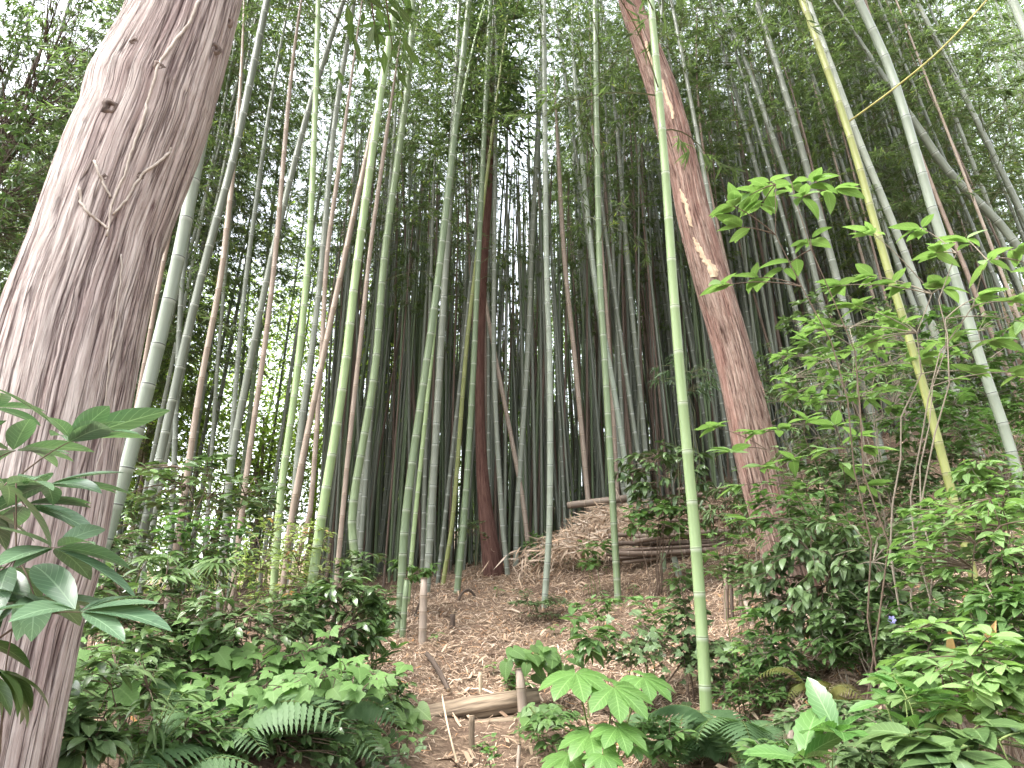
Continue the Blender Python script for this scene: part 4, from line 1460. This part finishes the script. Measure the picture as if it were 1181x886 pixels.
shrub('leafy_shrub', 'dark ivy-covered sapling left of the bright bamboo', 'shrub', (790, 710, 5.4), (26, 60), 40, (5, 6), .075, .045, 'blue', 158, 'ovate', 5, .6, .2, .15, None, 3, .008)
shrub('leafy_shrub', 'sapling with drooping pointed leaves above the palmate plant', 'shrub', (672, 735, 5.6), (34, 30), 14, (4, 6), .15, .055, 'mid', 159, 'ovate', 6, .8, .2, .2, None, 2, .006, 'stem_g', -.1)
shrub('leafy_shrub', 'sapling with light new leaves right of the palmate plant', 'shrub', (748, 715, 5.8), (36, 32), 18, (4, 6), .12, .045, 'seed', 160, 'ovate', 6, .5, .2, .2, None, 3, .006, 'stem_g')
shrub('leafy_shrub', 'low ferny sapling alone on the middle of the slope', 'shrub', (622, 696, 8.6), (42, 14), 40, (8, 10), .07, .02, 'blue', 161, 'ell', 4, .4, .15, .3, None, 4, .006, 'stem', .0, 0, .9, None, .2, (.15, .25), 1)
shrub('leafy_shrub', 'small shrub at the crest left of the lone pale bamboo', 'shrub', (620, 632, 10.4), (22, 20), 26, (5, 7), .09, .035, 'mid', 162, 'ovate', 5, .5, .2, .25, None, 3, .006)
shrub('leafy_shrub', 'leafy sapling on the slope in front of the dark green bamboo', 'shrub', (688, 640, 8.8), (26, 22), 18, (5, 7), .12, .05, 'mid', 163, 'ovate', 5, .6, .2, .25, None, 3, .006, 'stem_g')
shrub('leafy_shrub', 'small leafy sapling sprouting above the greenish cut post', 'shrub', (478, 655, 8.9), (26, 16), 16, (5, 7), .13, .05, 'mid', 164, 'ovate', 5, .7, .2, .2, None, 2, .006, 'stem', -.1)
shrub('leafy_shrub', 'small shrub at the foot of the slim red trunk', 'shrub', (546, 612, 10.6), (18, 14), 14, (5, 6), .12, .045, 'dark', 165, 'ovate', 5, .6, .2, .2, None, 2, .006)
shrub('leafy_shrub', 'sparse green sapling between the fern and the drooping shrub', 'shrub', (880, 720, 4.9), (34, 26), 16, (4, 6), .10, .045, 'seed', 166, 'ovate', 6, .5, .2, .2, None, 2, .006, 'stem_g')
shrub('bamboo_shoot_spray', 'spray of narrow bamboo leaves between bright bamboo and red trunk', 'plant', (800, 432, 7.6), (52, 28), 24, (6, 8), .15, .018, 'bl_blue', 167, 'lance', 5, .6, .15, .4, (805, 7.6), 3, .006, 'twig', -.3, 0, .6)

# fill-in undergrowth
EX = [
    (120, 640, 5.0, 50, 45, 'dark', 'ovate', .10, .038, 40, 'dark shrub tucked between the big trunk and the fan palm'),
    (205, 745, 4.2, 75, 40, 'dark', 'ovate', .09, .036, 50, 'dark low bush under the fan palm'),
    (150, 760, 3.8, 60, 40, 'blue', 'ovate', .08, .034, 40, 'blue-green low plant right of the trunk foot'),
    (300, 790, 4.4, 110, 32, 'dark', 'ovate', .08, .036, 70, 'dark undergrowth under the light green lobed spray'),
    (430, 700, 5.9, 30, 34, 'dark', 'ovate', .10, .04, 30, 'dark shrub directly left of the greenish cut post'),
    (330, 850, 3.9, 110, 34, 'dark', 'ovate', .075, .034, 60, 'dark leafy ground shrub behind the ferns on the left'),
    (215, 850, 3.5, 80, 34, 'mid', 'ovate', .075, .03, 40, 'mid-green ground plant around the largest fern'),
    (90, 850, 2.9, 40, 34, 'blue', 'ell', .13, .05, 14, 'broad grey-green leaves at the bottom beside the trunk'),
    (355, 640, 6.3, 40, 44, 'yel', 'ovate', .06, .022, 40, 'second yellow-green airy shrub right at the bright bamboo feet'),
    (300, 590, 7.2, 50, 30, 'dark', 'ovate', .11, .042, 26, 'dark shrub behind the tan leaning bamboo feet'),
    (160, 600, 6.6, 40, 40, 'dark', 'ovate', .11, .04, 30, 'dark bush behind the thick pale bamboo'),
    (1010, 560, 6.6, 90, 42, 'blue', 'ovate', .10, .042, 60, 'blue-green shrub behind the rounded-leaf shrub on the bank'),
    (1120, 440, 7.2, 80, 50, 'blue', 'lance', .13, .035, 70, 'narrow-leaved dull shrub on the bank behind the grey-white bamboo'),
    (900, 440, 8.8, 60, 46, 'blue', 'lance', .13, .034, 60, 'narrow-leaved shrub right behind the red trunk'),
    (1050, 400, 9.0, 110, 50, 'blue', 'lance', .14, .035, 100, 'grey-green narrow-leaved thicket higher on the bank'),
    (960, 600, 5.6, 60, 40, 'mid', 'ovate', .09, .04, 40, 'mid-green shrub between red trunk and olive bamboo foot'),
    (1080, 590, 5.6, 70, 40, 'mid', 'ovate', .09, .042, 40, 'fresh green shrub at the olive bamboo foot'),
    (1000, 720, 4.4, 60, 50, 'dark', 'ovate', .085, .04, 50, 'dark shrub low between the drooping shrub and the rounded one'),
    (1080, 740, 3.8, 70, 44, 'blue', 'ovate', .08, .036, 50, 'blue-green low shrub behind the orange-tan sheath'),
    (1160, 720, 3.0, 50, 50, 'mid', 'ovate', .09, .04, 34, 'mid-green shrub at the right edge above the corner leaves'),
    (900, 770, 4.9, 60, 34, 'mid', 'ovate', .07, .03, 40, 'low green plants left of the olive-brown fern'),
    (960, 830, 3.5, 70, 26, 'blue', 'ovate', .07, .03, 40, 'low blue-green plants behind the serrated bright sprig'),
    (1050, 850, 3.0, 60, 34, 'dark', 'ovate', .08, .036, 34, 'dark low plants between the serrated sprigs'),
    (860, 800, 4.8, 50, 26, 'mid', 'ovate', .06, .028, 34, 'small leafy plants right of the bright bamboo foot'),
    (760, 850, 4.2, 40, 26, 'mid', 'ovate', .075, .034, 24, 'small leafy plants left of the bright bamboo foot'),
    (730, 745, 5.5, 40, 26, 'blue', 'ovate', .08, .036, 24, 'bluish small shrub behind the palmate plant'),
    (870, 560, 7.4, 34, 36, 'blue', 'lance', .13, .036, 24, 'dull narrow-leaved shrub left of the red trunk'),
]
for i, (px, py, Y, rx, rz, mt, shp, L_, W_, tp, lab) in enumerate(EX):
    shrub('leafy_shrub', lab, 'shrub', (px, py, Y), (rx, rz), tp, (5, 8), L_, W_, mt, 700 + i, shp, 5, .6, .2, None, None, 5, .007, 'stem_grey' if px > 860 else 'stem', -.05, 0, .6, None, .15)

# lit undergrowth and young trees beyond the left stand
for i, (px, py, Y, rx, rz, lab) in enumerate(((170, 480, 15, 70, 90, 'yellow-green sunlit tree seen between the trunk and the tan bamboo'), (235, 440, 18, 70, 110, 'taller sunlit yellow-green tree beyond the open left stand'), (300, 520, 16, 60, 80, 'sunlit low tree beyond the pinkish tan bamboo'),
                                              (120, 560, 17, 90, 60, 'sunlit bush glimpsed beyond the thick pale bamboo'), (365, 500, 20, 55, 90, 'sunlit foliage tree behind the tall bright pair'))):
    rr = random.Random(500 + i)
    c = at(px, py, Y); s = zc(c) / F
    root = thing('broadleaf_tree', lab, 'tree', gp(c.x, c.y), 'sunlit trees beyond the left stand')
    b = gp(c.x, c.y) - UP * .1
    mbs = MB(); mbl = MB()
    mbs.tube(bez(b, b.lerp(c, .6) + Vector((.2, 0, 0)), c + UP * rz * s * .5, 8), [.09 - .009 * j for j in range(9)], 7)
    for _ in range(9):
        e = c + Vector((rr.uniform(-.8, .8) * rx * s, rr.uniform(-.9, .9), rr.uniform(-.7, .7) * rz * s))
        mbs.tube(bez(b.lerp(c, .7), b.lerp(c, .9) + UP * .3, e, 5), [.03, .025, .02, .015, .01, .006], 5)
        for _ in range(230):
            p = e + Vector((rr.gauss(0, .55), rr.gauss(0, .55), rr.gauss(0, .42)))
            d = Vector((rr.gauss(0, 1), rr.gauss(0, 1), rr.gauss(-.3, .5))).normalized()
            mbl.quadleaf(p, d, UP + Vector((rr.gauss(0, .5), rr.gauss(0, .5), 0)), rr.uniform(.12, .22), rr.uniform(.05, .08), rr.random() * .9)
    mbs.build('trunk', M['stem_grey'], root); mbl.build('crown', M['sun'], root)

for i, (px, py, Y, rx, rz, lab) in enumerate(((40, 90, 8.5, 110, 110, 'dark evergreen tree crown at the top left beside the big trunk'), (-30, 230, 7.5, 90, 90, 'lower dark evergreen foliage tree at the left edge behind the big trunk'))):
    rr = random.Random(540 + i)
    c = at(px, py, Y); s = zc(c) / F
    root = thing('evergreen_tree', lab, 'tree', gp(c.x - .8, c.y))
    b = gp(c.x - .8, c.y) - UP * .1
    mbs = MB(); mbl = MB()
    mbs.tube(bez(b, b.lerp(c, .6) - Vector((.3, 0, 0)), c + UP * rz * s * .4, 8), [.08 - .008 * j for j in range(9)], 7)
    for _ in range(26):
        e = c + Vector((rr.uniform(-1, 1) * rx * s, rr.uniform(-1.2, 1.2), rr.uniform(-1, 1) * rz * s))
        cv = bez(b.lerp(c, .75), b.lerp(c, .9) + UP * .3, e, 6)
        mbs.tube(cv, [.028, .022, .018, .014, .010, .007, .004], 5)
        for _ in range(15):
            q = e + Vector((rr.gauss(0, .42), rr.gauss(0, .42), rr.gauss(0, .32)))
            mbs.tube([cv[4], cv[4].lerp(q, .6) + UP * .05, q], [.006, .004, .002], 3, .5, 0, False)
            for _ in range(15):
                d = Vector((rr.gauss(0, 1), rr.gauss(0, 1), rr.gauss(-.3, .4))).normalized()
                mbl.leaf(q + d * .03, d, UP + Vector((rr.gauss(0, .4), rr.gauss(0, .4), 0)), rr.uniform(.07, .115), rr.uniform(.024, .034), rr.random() * .9, 0, 3, .4, .2, 'ovate')
    mbs.build('trunk', M['woodd'], root); mbl.build('crown', M['dark'], root)
EX2 = [
    (1130, 390, 7.0, 90, 50, 'mid', 'ovate', .12, .05, 40, 'leafy shrub spreading behind the tall bright sprays at the right edge'),
    (980, 370, 6.4, 80, 45, 'blue', 'ovate', .11, .042, 40, 'shadowed green shrub between the olive bamboo and the red trunk'),
    (1060, 480, 6.3, 90, 45, 'mid', 'ovate', .11, .045, 44, 'green shrub around the lower part of the olive bamboo'),
    (900, 590, 5.4, 50, 40, 'mid', 'ovate', .10, .042, 30, 'green shrub climbing over the base of the red trunk'),
    (1150, 570, 3.9, 60, 45, 'light', 'ovate', .085, .036, 40, 'fresh light shrub under the grey-white bamboo at right'),
    (240, 620, 5.2, 60, 40, 'mid', 'ovate', .10, .04, 34, 'mid-green shrub filling behind the fan palm'),
    (420, 655, 6.6, 30, 26, 'dark', 'ovate', .10, .04, 20, 'dark shrub at the feet of the stout dull green bamboo'),
    (690, 700, 7.4, 36, 18, 'seed', 'ovate', .08, .034, 20, 'patch of light saplings on the littered slope right of the path'),
    (640, 840, 4.9, 40, 26, 'mid', 'ovate', .09, .038, 20, 'green plants at the left of the palmate plant'),
    (820, 760, 5.3, 40, 30, 'blue', 'ovate', .075, .034, 34, 'blue-green plants directly right of the thick bright bamboo'),
    (560, 860, 4.6, 14, 10, 'seed', 'ovate', .06, .026, 6, 'tiny plant in the dirt of the path below the log step'),
    (450, 800, 5.0, 26, 26, 'dark', 'ovate', .10, .038, 16, 'dark leafy plant at the left end of the log step'),
    (1150, 470, 7.0, 70, 45, 'mid', 'ovate', .11, .045, 40, 'green shrub on the upper bank left of the grey-white bamboo'),
    (1090, 540, 6.2, 80, 36, 'blue', 'ovate', .10, .042, 44, 'shaded shrub crossing the foot of the olive bamboo'),
    (980, 560, 5.9, 80, 36, 'dark', 'ovate', .10, .042, 40, 'dark shrub behind the light layered sprays'),
    (1170, 660, 3.6, 50, 50, 'mid', 'ovate', .085, .036, 30, 'mid-green shrub behind the pale green one at the right edge'),
    (1060, 720, 4.2, 60, 36, 'mid', 'ovate', .08, .036, 36, 'mid-green low shrub right of the rounded-leaf shrub foot'),
    (880, 680, 5.2, 34, 30, 'blue', 'ovate', .085, .036, 24, 'blue-green sprig shrub left of the drooping shrub'),
    (1000, 650, 5.1, 50, 50, 'mid', 'ovate', .09, .04, 36, 'mid-green shrub between the drooping and the rounded-leaf shrubs'),
    (600, 790, 6.4, 22, 12, 'mid', 'ovate', .07, .03, 10, 'low leafy plant behind the right end of the log step'),
    (850, 660, 6.0, 34, 26, 'dark', 'ovate', .09, .036, 20, 'dark sprig shrub in front of the upright brown slats'),
    (940, 540, 6.0, 60, 40, 'blue', 'ovate', .10, .04, 36, 'blue-green shrub right beside the red trunk'),
    (900, 872, 3.3, 50, 22, 'mid', 'ovate', .075, .034, 24, 'low leafy plants left of the serrated bright sprig'),
    (1010, 880, 2.8, 50, 22, 'blue', 'ovate', .08, .036, 22, 'low leaves right below the serrated bright sprig'),
    (880, 750, 5.0, 40, 26, 'light', 'ovate', .08, .036, 20, 'fresh green sprig shrub below the drooping blue-green shrub'),
    (1060, 790, 3.2, 50, 34, 'light', 'ovate', .09, .04, 26, 'light green sprigs behind the serrated glossy sprig'),
    (970, 740, 4.6, 50, 30, 'mid', 'ovate', .08, .036, 30, 'mid-green low shrub under the drooping shrub'),
    (1175, 800, 2.5, 40, 50, 'light', 'ell', .10, .045, 20, 'bright leaf sprays at the right edge over the corner leaves'),
    (110, 700, 4.4, 50, 40, 'mid', 'ovate', .09, .036, 30, 'mid-green shrub just right of the big trunk, below the pale bamboo'),
    (330, 700, 4.9, 50, 30, 'mid', 'ovate', .085, .034, 30, 'mid-green shrub between the yellow-green shrub and the dense glossy one'),
]
for i, (px, py, Y, rx, rz, mt, shp, L_, W_, tp, lab) in enumerate(EX2):
    shrub('leafy_shrub', lab, 'shrub', (px, py, Y), (rx, rz), tp, (5, 8), L_, W_, mt, 800 + i, shp, 5, .6, .2, None, None, 3, .006, 'stem_grey' if px > 860 else 'stem', -.05, 0, .6, None, .15)

mb = MB()
rr = random.Random(77)
for i in range(150):                                # low growth covering the banks further out on both sides
    Y = rr.uniform(2.6, 10)
    x = rr.uniform(3.4, 8.5) + .25 * Y if rr.random() < .6 else -rr.uniform(2.6, 7) - .3 * Y
    b = gp(x, Y); hh = rr.uniform(.2, .7); t0 = rr.uniform(.1, .8)
    for _ in range(70):
        p = b + Vector((rr.gauss(0, .26), rr.gauss(0, .26), hh * rr.random() ** .7))
        a_ = rr.uniform(0, 6.28)
        mb.leaf(p, Vector((math.cos(a_), math.sin(a_), rr.gauss(-.05, .25))), UP + Vector((rr.gauss(0, .3), rr.gauss(0, .3), 0)), rr.uniform(.07, .12), rr.uniform(.03, .045), min(1, max(0, t0 + rr.gauss(0, .15))), 0, 4, .6, .2, 'ovate')
tag(mb.build('undergrowth', [M['mid']], None), 'low leafy undergrowth covering the banks on both sides', 'undergrowth', None, 'stuff')

# seedlings on the litter
SEEDV = []
for i in range(4):
    rr = random.Random(600 + i)
    mbl = MB(); mbs = MB()
    h = rr.uniform(.08, .2)
    mbs.tube([Vector((0, 0, -.02)), Vector((.01, 0, h * .6)), Vector((.015, .01, h))], .0025, 4)
    for j in range(rr.randint(4, 7)):
        a = j * 2.4
        mbl.leaf(Vector((.012, .005, h * rr.uniform(.6, 1))), Vector((math.cos(a), math.sin(a), .2)), UP, rr.uniform(.06, .11), rr.uniform(.025, .045), rr.random(), 0, 5, .7, .2, 'ovate')
    SEEDV.append((mbs.mesh('stem', [M['stem_g']]), mbl.mesh('foliage', [M['seed']])))
rr = random.Random(33)
spots = [(505, 745), (590, 800), (572, 690), (600, 850), (640, 835), (600, 870), (760, 760), (745, 830), (680, 690), (655, 660), (740, 655), (560, 660), (860, 785), (730, 690), (705, 715), (770, 690), (790, 865), (850, 700), (620, 870), (570, 780), (880, 840), (700, 665), (640, 735), (905, 870), (470, 870), (450, 850), (430, 880)]
for i, (px, py) in enumerate(spots):
    p = ground_hit(px, py)
    side = 'beside the lower path' if py > 790 else ('on the open litter slope' if px < 650 else 'on the littered bank right of the path')
    root = thing('seedling', 'tiny green seedling ' + side, 'seedling', gp(p.x, p.y), 'tiny green seedlings ' + side)
    a, b = SEEDV[rr.randint(0, 3)]
    for nm, me_ in (('stem', a), ('foliage', b)):
        o = bpy.data.objects.new(nm, me_); COL.objects.link(o); o.parent = root
    root.rotation_euler = (0, 0, rr.uniform(0, 6)); k_ = rr.uniform(.8, 1.4); root.scale = (k_, k_, k_)

# ------------------------------------------------------------------ posts, logs, sticks
def post(px, py0, py1, w, mat, name, label, cat, lean=0, Y=None, hollow=False):
    """cut post whose foot is seen at (px, py0) and head at py1"""
    b = ground_hit(px, py0) if Y is None else at(px, py0, Y)
    t = at(px + lean, py1, b.y)
    r = w * zc(b) / F / 2
    d = (t - b).normalized()
    root = thing(name, label, cat, gp(b.x, b.y))
    P = Path([b - d * .15, b.lerp(t, .5), t])
    mb = MB()
    if mat.startswith('c_'):
        culm_mesh(mb, P, lambda x: r, int(px), 12, (.16, .22))
    else:
        mb.tube([P(P.L * i / 10) for i in range(11)], [r] * 11, 8, .5, 0, True, None, lambda a, L: 1 + .12 * mnoise.noise(Vector((math.cos(a) * 2, math.sin(a) * 2, L * 6 + px))))
    mb.build('shaft', M[mat], root)
    mc = MB()
    ring = []
    mc.tube([t - d * .002, t + d * .004], [r * .98, r * .98], 12, .5, 0)
    mc.build('cut_end', M['endgrain'], root)
    return root


post(487, 743, 667, 9, 'c_tan', 'cut_post', 'pale tan cut bamboo post with a sawn top left of the path', 'post', 2)
post(464, 735, 668, 7, 'c_green', 'cut_post', 'greenish cut bamboo post left of the pale tan one', 'post', 5)
post(350, 786, 758, 10, 'c_brown', 'cut_post', 'short brown stake standing in the shrubs left of the path', 'post', 0, 4.9)
post(522, 726, 708, 6, 'woodd', 'stump', 'short grey peg standing alone in the litter slope', 'stump')
post(544, 866, 826, 7, 'wood', 'stake', 'grey wooden stake holding the front of the log step', 'stake')
post(604, 836, 771, 11, 'c_tan', 'stake', 'pale bamboo stake leaning at the right end of the log step', 'stake', -5)
post(584, 800, 772, 12, 'wood', 'stake', 'short greyish stick leaning right behind the log step', 'stake', 8)
post(554, 800, 775, 4, 'straw', 'stake', 'thin pale splint poking from litter behind the log step', 'stake')
post(97, 868, 842, 8, 'c_tan', 'stake', 'tan stick standing in the undergrowth by the big trunk', 'stake', 6, 3.2)
post(912, 846, 818, 8, 'c_tan', 'stake', 'cut tan stub beside the low fern at lower right', 'stake', 0, 4.2)
post(733, 642, 618, 7, 'c_green', 'stump', 'green bamboo stub in front of the stacked poles', 'stump')
post(765, 660, 637, 7, 'c_green', 'stump', 'pale green bamboo stub beside the grey one before the stacked poles', 'stump')
post(783, 664, 642, 8, 'c_grey', 'stump', 'grey bamboo stub leaning next to the thick bright bamboo', 'stump', -6)
post(838, 716, 650, 6, 'c_brown', 'stake', 'dark brown slat standing upright left of the red trunk base', 'stake', -1)
post(845, 718, 648, 4, 'woodd', 'stake', 'darkest thin slat, just right of the brown slat', 'stake', -3)
post(858, 722, 640, 5, 'c_brown', 'stake', 'thin brown pole upright between slats and red trunk', 'stake', -10)
post(868, 722, 690, 6, 'c_tan', 'stake', 'yellowish stick leaning at the red trunk base', 'stake', -9)
post(597, 886, 858, 5, 'c_tan', 'stake', 'small tan stub at the bottom of the path', 'stake', 2)


def log(a, b, r, mat, name, label, cat, seed, wob=.18, bend=.0, n=14):
    pa, pb = a, b
    root = thing(name, label, cat, pa.lerp(pb, .5) - UP * r)
    mid = pa.lerp(pb, .5) + Vector((0, 0, bend))
    cv = bez(pa, mid, pb, 40)
    mb = MB()

    def wf(a_, L):
        c, s = math.cos(a_), math.sin(a_)
        v = mnoise.noise(Vector((c * 1.5, s * 1.5, L * 1.4 + seed))) + .6 * mnoise.noise(Vector((c * 5, s * 5, L * .9 + seed)))
        return 1 + wob * v
    mb.tube(cv, [r * (1 - .12 * abs(i - 20) / 20) for i in range(41)], n, .5, 0, True, 1, wf)
    mb.build('shaft', [M[mat], M['endgrain']], root)
    return root


def gpt(px, py, up=.0):
    p = ground_hit(px, py)
    return gp(p.x, p.y) + UP * up


y0 = ground_hit(545, 830).y


def lg(px, py, dy=0.):
    return at(px, py, y0 + dy)


log(lg(466, 834, .05), lg(622, 806, .1), .092, 'wood', 'log', 'upper rotten grey-brown log of the step across the path', 'log', 1, .28, .01, 24)
log(lg(474, 849, -.05), lg(606, 833, -.02), .058, 'wood', 'log', 'middle split log wedged beneath the upper rotten log', 'log', 2, .3, .0, 20)
log(lg(482, 858, -.10), lg(598, 850, -.06), .026, 'wood', 'log', 'thin lowest stick of the log step', 'log', 3, .3, .0, 12)
a_, b_ = gpt(492, 758, .03), gpt(517, 802, .03)
log(a_, b_, .024, 'woodd', 'fallen_branch', 'dark curved branch lying on the litter above the log step', 'branch', 4, .3, .06, 10)
a_, b_ = gpt(528, 694, .01), gpt(548, 690, .01)
log(a_, b_, .018, 'woodd', 'fallen_branch', 'small arched root standing out of the litter high on the slope', 'root', 5, .2, .22, 8)
a_ = gpt(478, 712, .0)
log(a_, at(489, 680, a_.y + .05), .012, 'woodd', 'fallen_branch', 'dark slanting stick propped beside the pale tan post', 'stick', 6, .2, .0, 8)
# thin pale stem by the path
p0 = gpt(528, 884); p1 = at(517, 840, p0.y + .1); p2 = at(510, 803, p0.y + .5)
mb = MB(); mb.tube(catmull([p0, p1, p2], 8), .006, 6)
tag(mb.build('dead_creeper', M['straw']), 'thin pale dry stem arching over the left part of the log step', 'stem')

# stacked poles and straw heap right of the path
def pole(a, b, r, mat, label, group=None, seed=0):
    root = thing('bamboo_pole', label, 'pole', a.lerp(b, .5) - UP * r, group)
    P = Path([a.lerp(b, i / 12) + UP * (.03 * math.sin(PI * i / 12) * (seed % 3 - 1)) for i in range(13)])
    mb = MB()
    culm_mesh(mb, P, lambda x: r, seed, 9, (.22, .3))
    mb.build('culm', M[mat], root)


pole(at(655, 583, 11.0), at(735, 573, 10.6), .055, 'c_tan', 'pale tan pole end lying on top of the straw heap', None, 1)
rr = random.Random(44)
ypo = 9.3
for i in range(15):
    lvl = i % 5
    xa = 697 + rr.uniform(-6, 60); xb = 885 + rr.uniform(-50, 12)
    ya = 647 - lvl * 6.5 + rr.uniform(-3, 3)
    pole(at(xa, ya, ypo + (i // 5) * .12), at(xb, ya - 6 + rr.uniform(-7, 7), ypo - .2 + (i // 5) * .12), rr.uniform(.020, .036), 'c_brown' if rr.random() < .85 else 'c_tan',
         'dry brown bamboo pole lying in the horizontal stack behind the bright bamboo', 'poles of the horizontal stack', 50 + i)
for i in range(5):
    xa = 770 + rr.uniform(-20, 20); xb = 885 + rr.uniform(-10, 16)
    ya = 600 - i * 9 + rr.uniform(-4, 4)
    pole(at(xa, ya, 9.8 + i * .1), at(xb, ya - 4 + rr.uniform(-16, 12), 9.6 + i * .1), rr.uniform(.016, .026), 'c_brown',
         'brown pole loose on the upper bank just left of the red trunk', 'loose poles on the upper bank', 70 + i)
# heap of pale straw: tangled blades
mb = MB()
rr = random.Random(45)
for i in range(3800):
    px = rr.gauss(688, 32) if rr.random() < .6 else rr.uniform(660, 880)
    py = rr.uniform(578, 636)
    Y = 10.6 - (py - 578) / 58 * 1.0 + rr.uniform(-.1, .25)
    p = at(px, py, Y)
    g0 = gz(p.x, p.y)
    if p.z < g0 or p.z > g0 + .55:
        p.z = g0 + rr.random() * .4
    a = rr.uniform(0, 6.28)
    d = Vector((math.cos(a), math.sin(a) * .6, rr.gauss(-.35, .5))).normalized()
    mb.leaf(p, d, Vector((rr.gauss(0, .6), -.7, rr.gauss(.3, .5))), rr.uniform(.14, .34), rr.uniform(.012, .028), rr.uniform(.45, .97) if px < 735 else rr.uniform(.1, .8), 0, 3, rr.uniform(-.3, 1.4), .1, 'lance')
tag(mb.build('straw_heap', M['litter'], None, False), 'heap of pale dry straw and leaves above the stacked poles', 'straw', None, 'stuff')

# small bright things at the lower right
for px, py, Y, lab, tl in ((1094, 762, 2.9, 'upright orange-tan dry sheath among the lower right leaves', (0, -.12, 1)), (1133, 735, 2.9, 'cream curled dry sheath tip right of the orange-tan one', (.55, -.1, 1))):
    b = at(px, py, Y)
    mb = MB()
    mb.leaf(b - UP * .03, Vector(tl), Vector((0, -1, .1)), .17 if px < 1100 else .11, .045, .5, 0, 9, -.25, .7, 'lance')
    root = thing('dry_sheath', lab, 'dry leaf', gp(b.x, b.y))
    mb.build('blade', M['orange'], root)
    mbs = MB(); g0 = gp(b.x, b.y) - UP * .02
    mbs.tube([g0, g0.lerp(b, .5) + Vector((.01, .01, 0)), b - UP * .025], .0035, 5)
    mbs.build('stem', M['straw'], root)
for px, py, Y, lab in ((1113, 708, 3.9, 'small violet flower behind the pale green shrub at right'), (1031, 802, 3.3, 'small violet flower beside the soft upright fern'), (1028, 715, 4.0, 'faint violet flower among the rounded grey-stemmed shrub')):
    b = at(px, py, Y)
    g0 = gp(b.x, b.y)
    root = thing('wildflower', lab, 'flower', g0)
    mbs = MB(); mbs.tube([g0 - UP * .02, g0.lerp(b, .5) + Vector((.01, 0, 0)), b], .002, 5)
    mbs.build('stem', M['stem_g'], root)
    mb = MB()
    for j in range(6):
        a = j * PI / 3
        mb.leaf(b, Vector((math.cos(a), -.5, math.sin(a))), Vector((0, -1, .3)), .026, .016, .5, 0, 5, .4, .2, 'obov')
    mb.build('petal', M['violet'], root)

# ------------------------------------------------------------------ light
w = bpy.data.worlds.new('World')
SC.world = w
w.use_nodes = True
nt = w.node_tree
nt.nodes.clear()
sky = nt.nodes.new('ShaderNodeTexSky')
sky.sky_type = 'NISHITA'
sky.sun_disc = False
EL, AZ = math.radians(62), math.radians(-115)      # azimuth from +Y towards +X
sky.sun_elevation = EL
sky.sun_rotation = AZ
sky.dust_density = 4.0
sky.ozone_density = 1.0
hs = nt.nodes.new('ShaderNodeHueSaturation')
hs.inputs['Saturation'].default_value = .3
bg = nt.nodes.new('ShaderNodeBackground')
bg.inputs['Strength'].default_value = .15
wo = nt.nodes.new('ShaderNodeOutputWorld')
nt.links.new(sky.outputs[0], hs.inputs['Color'])
nt.links.new(hs.outputs[0], bg.inputs[0])
nt.links.new(bg.outputs[0], wo.inputs[0])
sd = bpy.data.lights.new('sun', 'SUN')
sd.energy = .9
sd.angle = math.radians(25)
sd.color = (1, .97, .92)
so = bpy.data.objects.new('sun', sd)
COL.objects.link(so)
to = Vector((math.sin(AZ) * math.cos(EL), math.cos(AZ) * math.cos(EL), math.sin(EL)))
so.rotation_euler = to.to_track_quat('Z', 'Y').to_euler()

vs = SC.view_settings
vs.view_transform = 'Standard'
vs.look = 'None'
vs.gamma = 1
vs.use_curve_mapping = False
vs.exposure = 2.95
cy = SC.cycles
cy.max_bounces = 8
cy.diffuse_bounces = 5
cy.glossy_bounces = 2
cy.transmission_bounces = 4
cy.transparent_max_bounces = 4
cy.use_denoising = True
cy.sample_clamp_indirect = 6
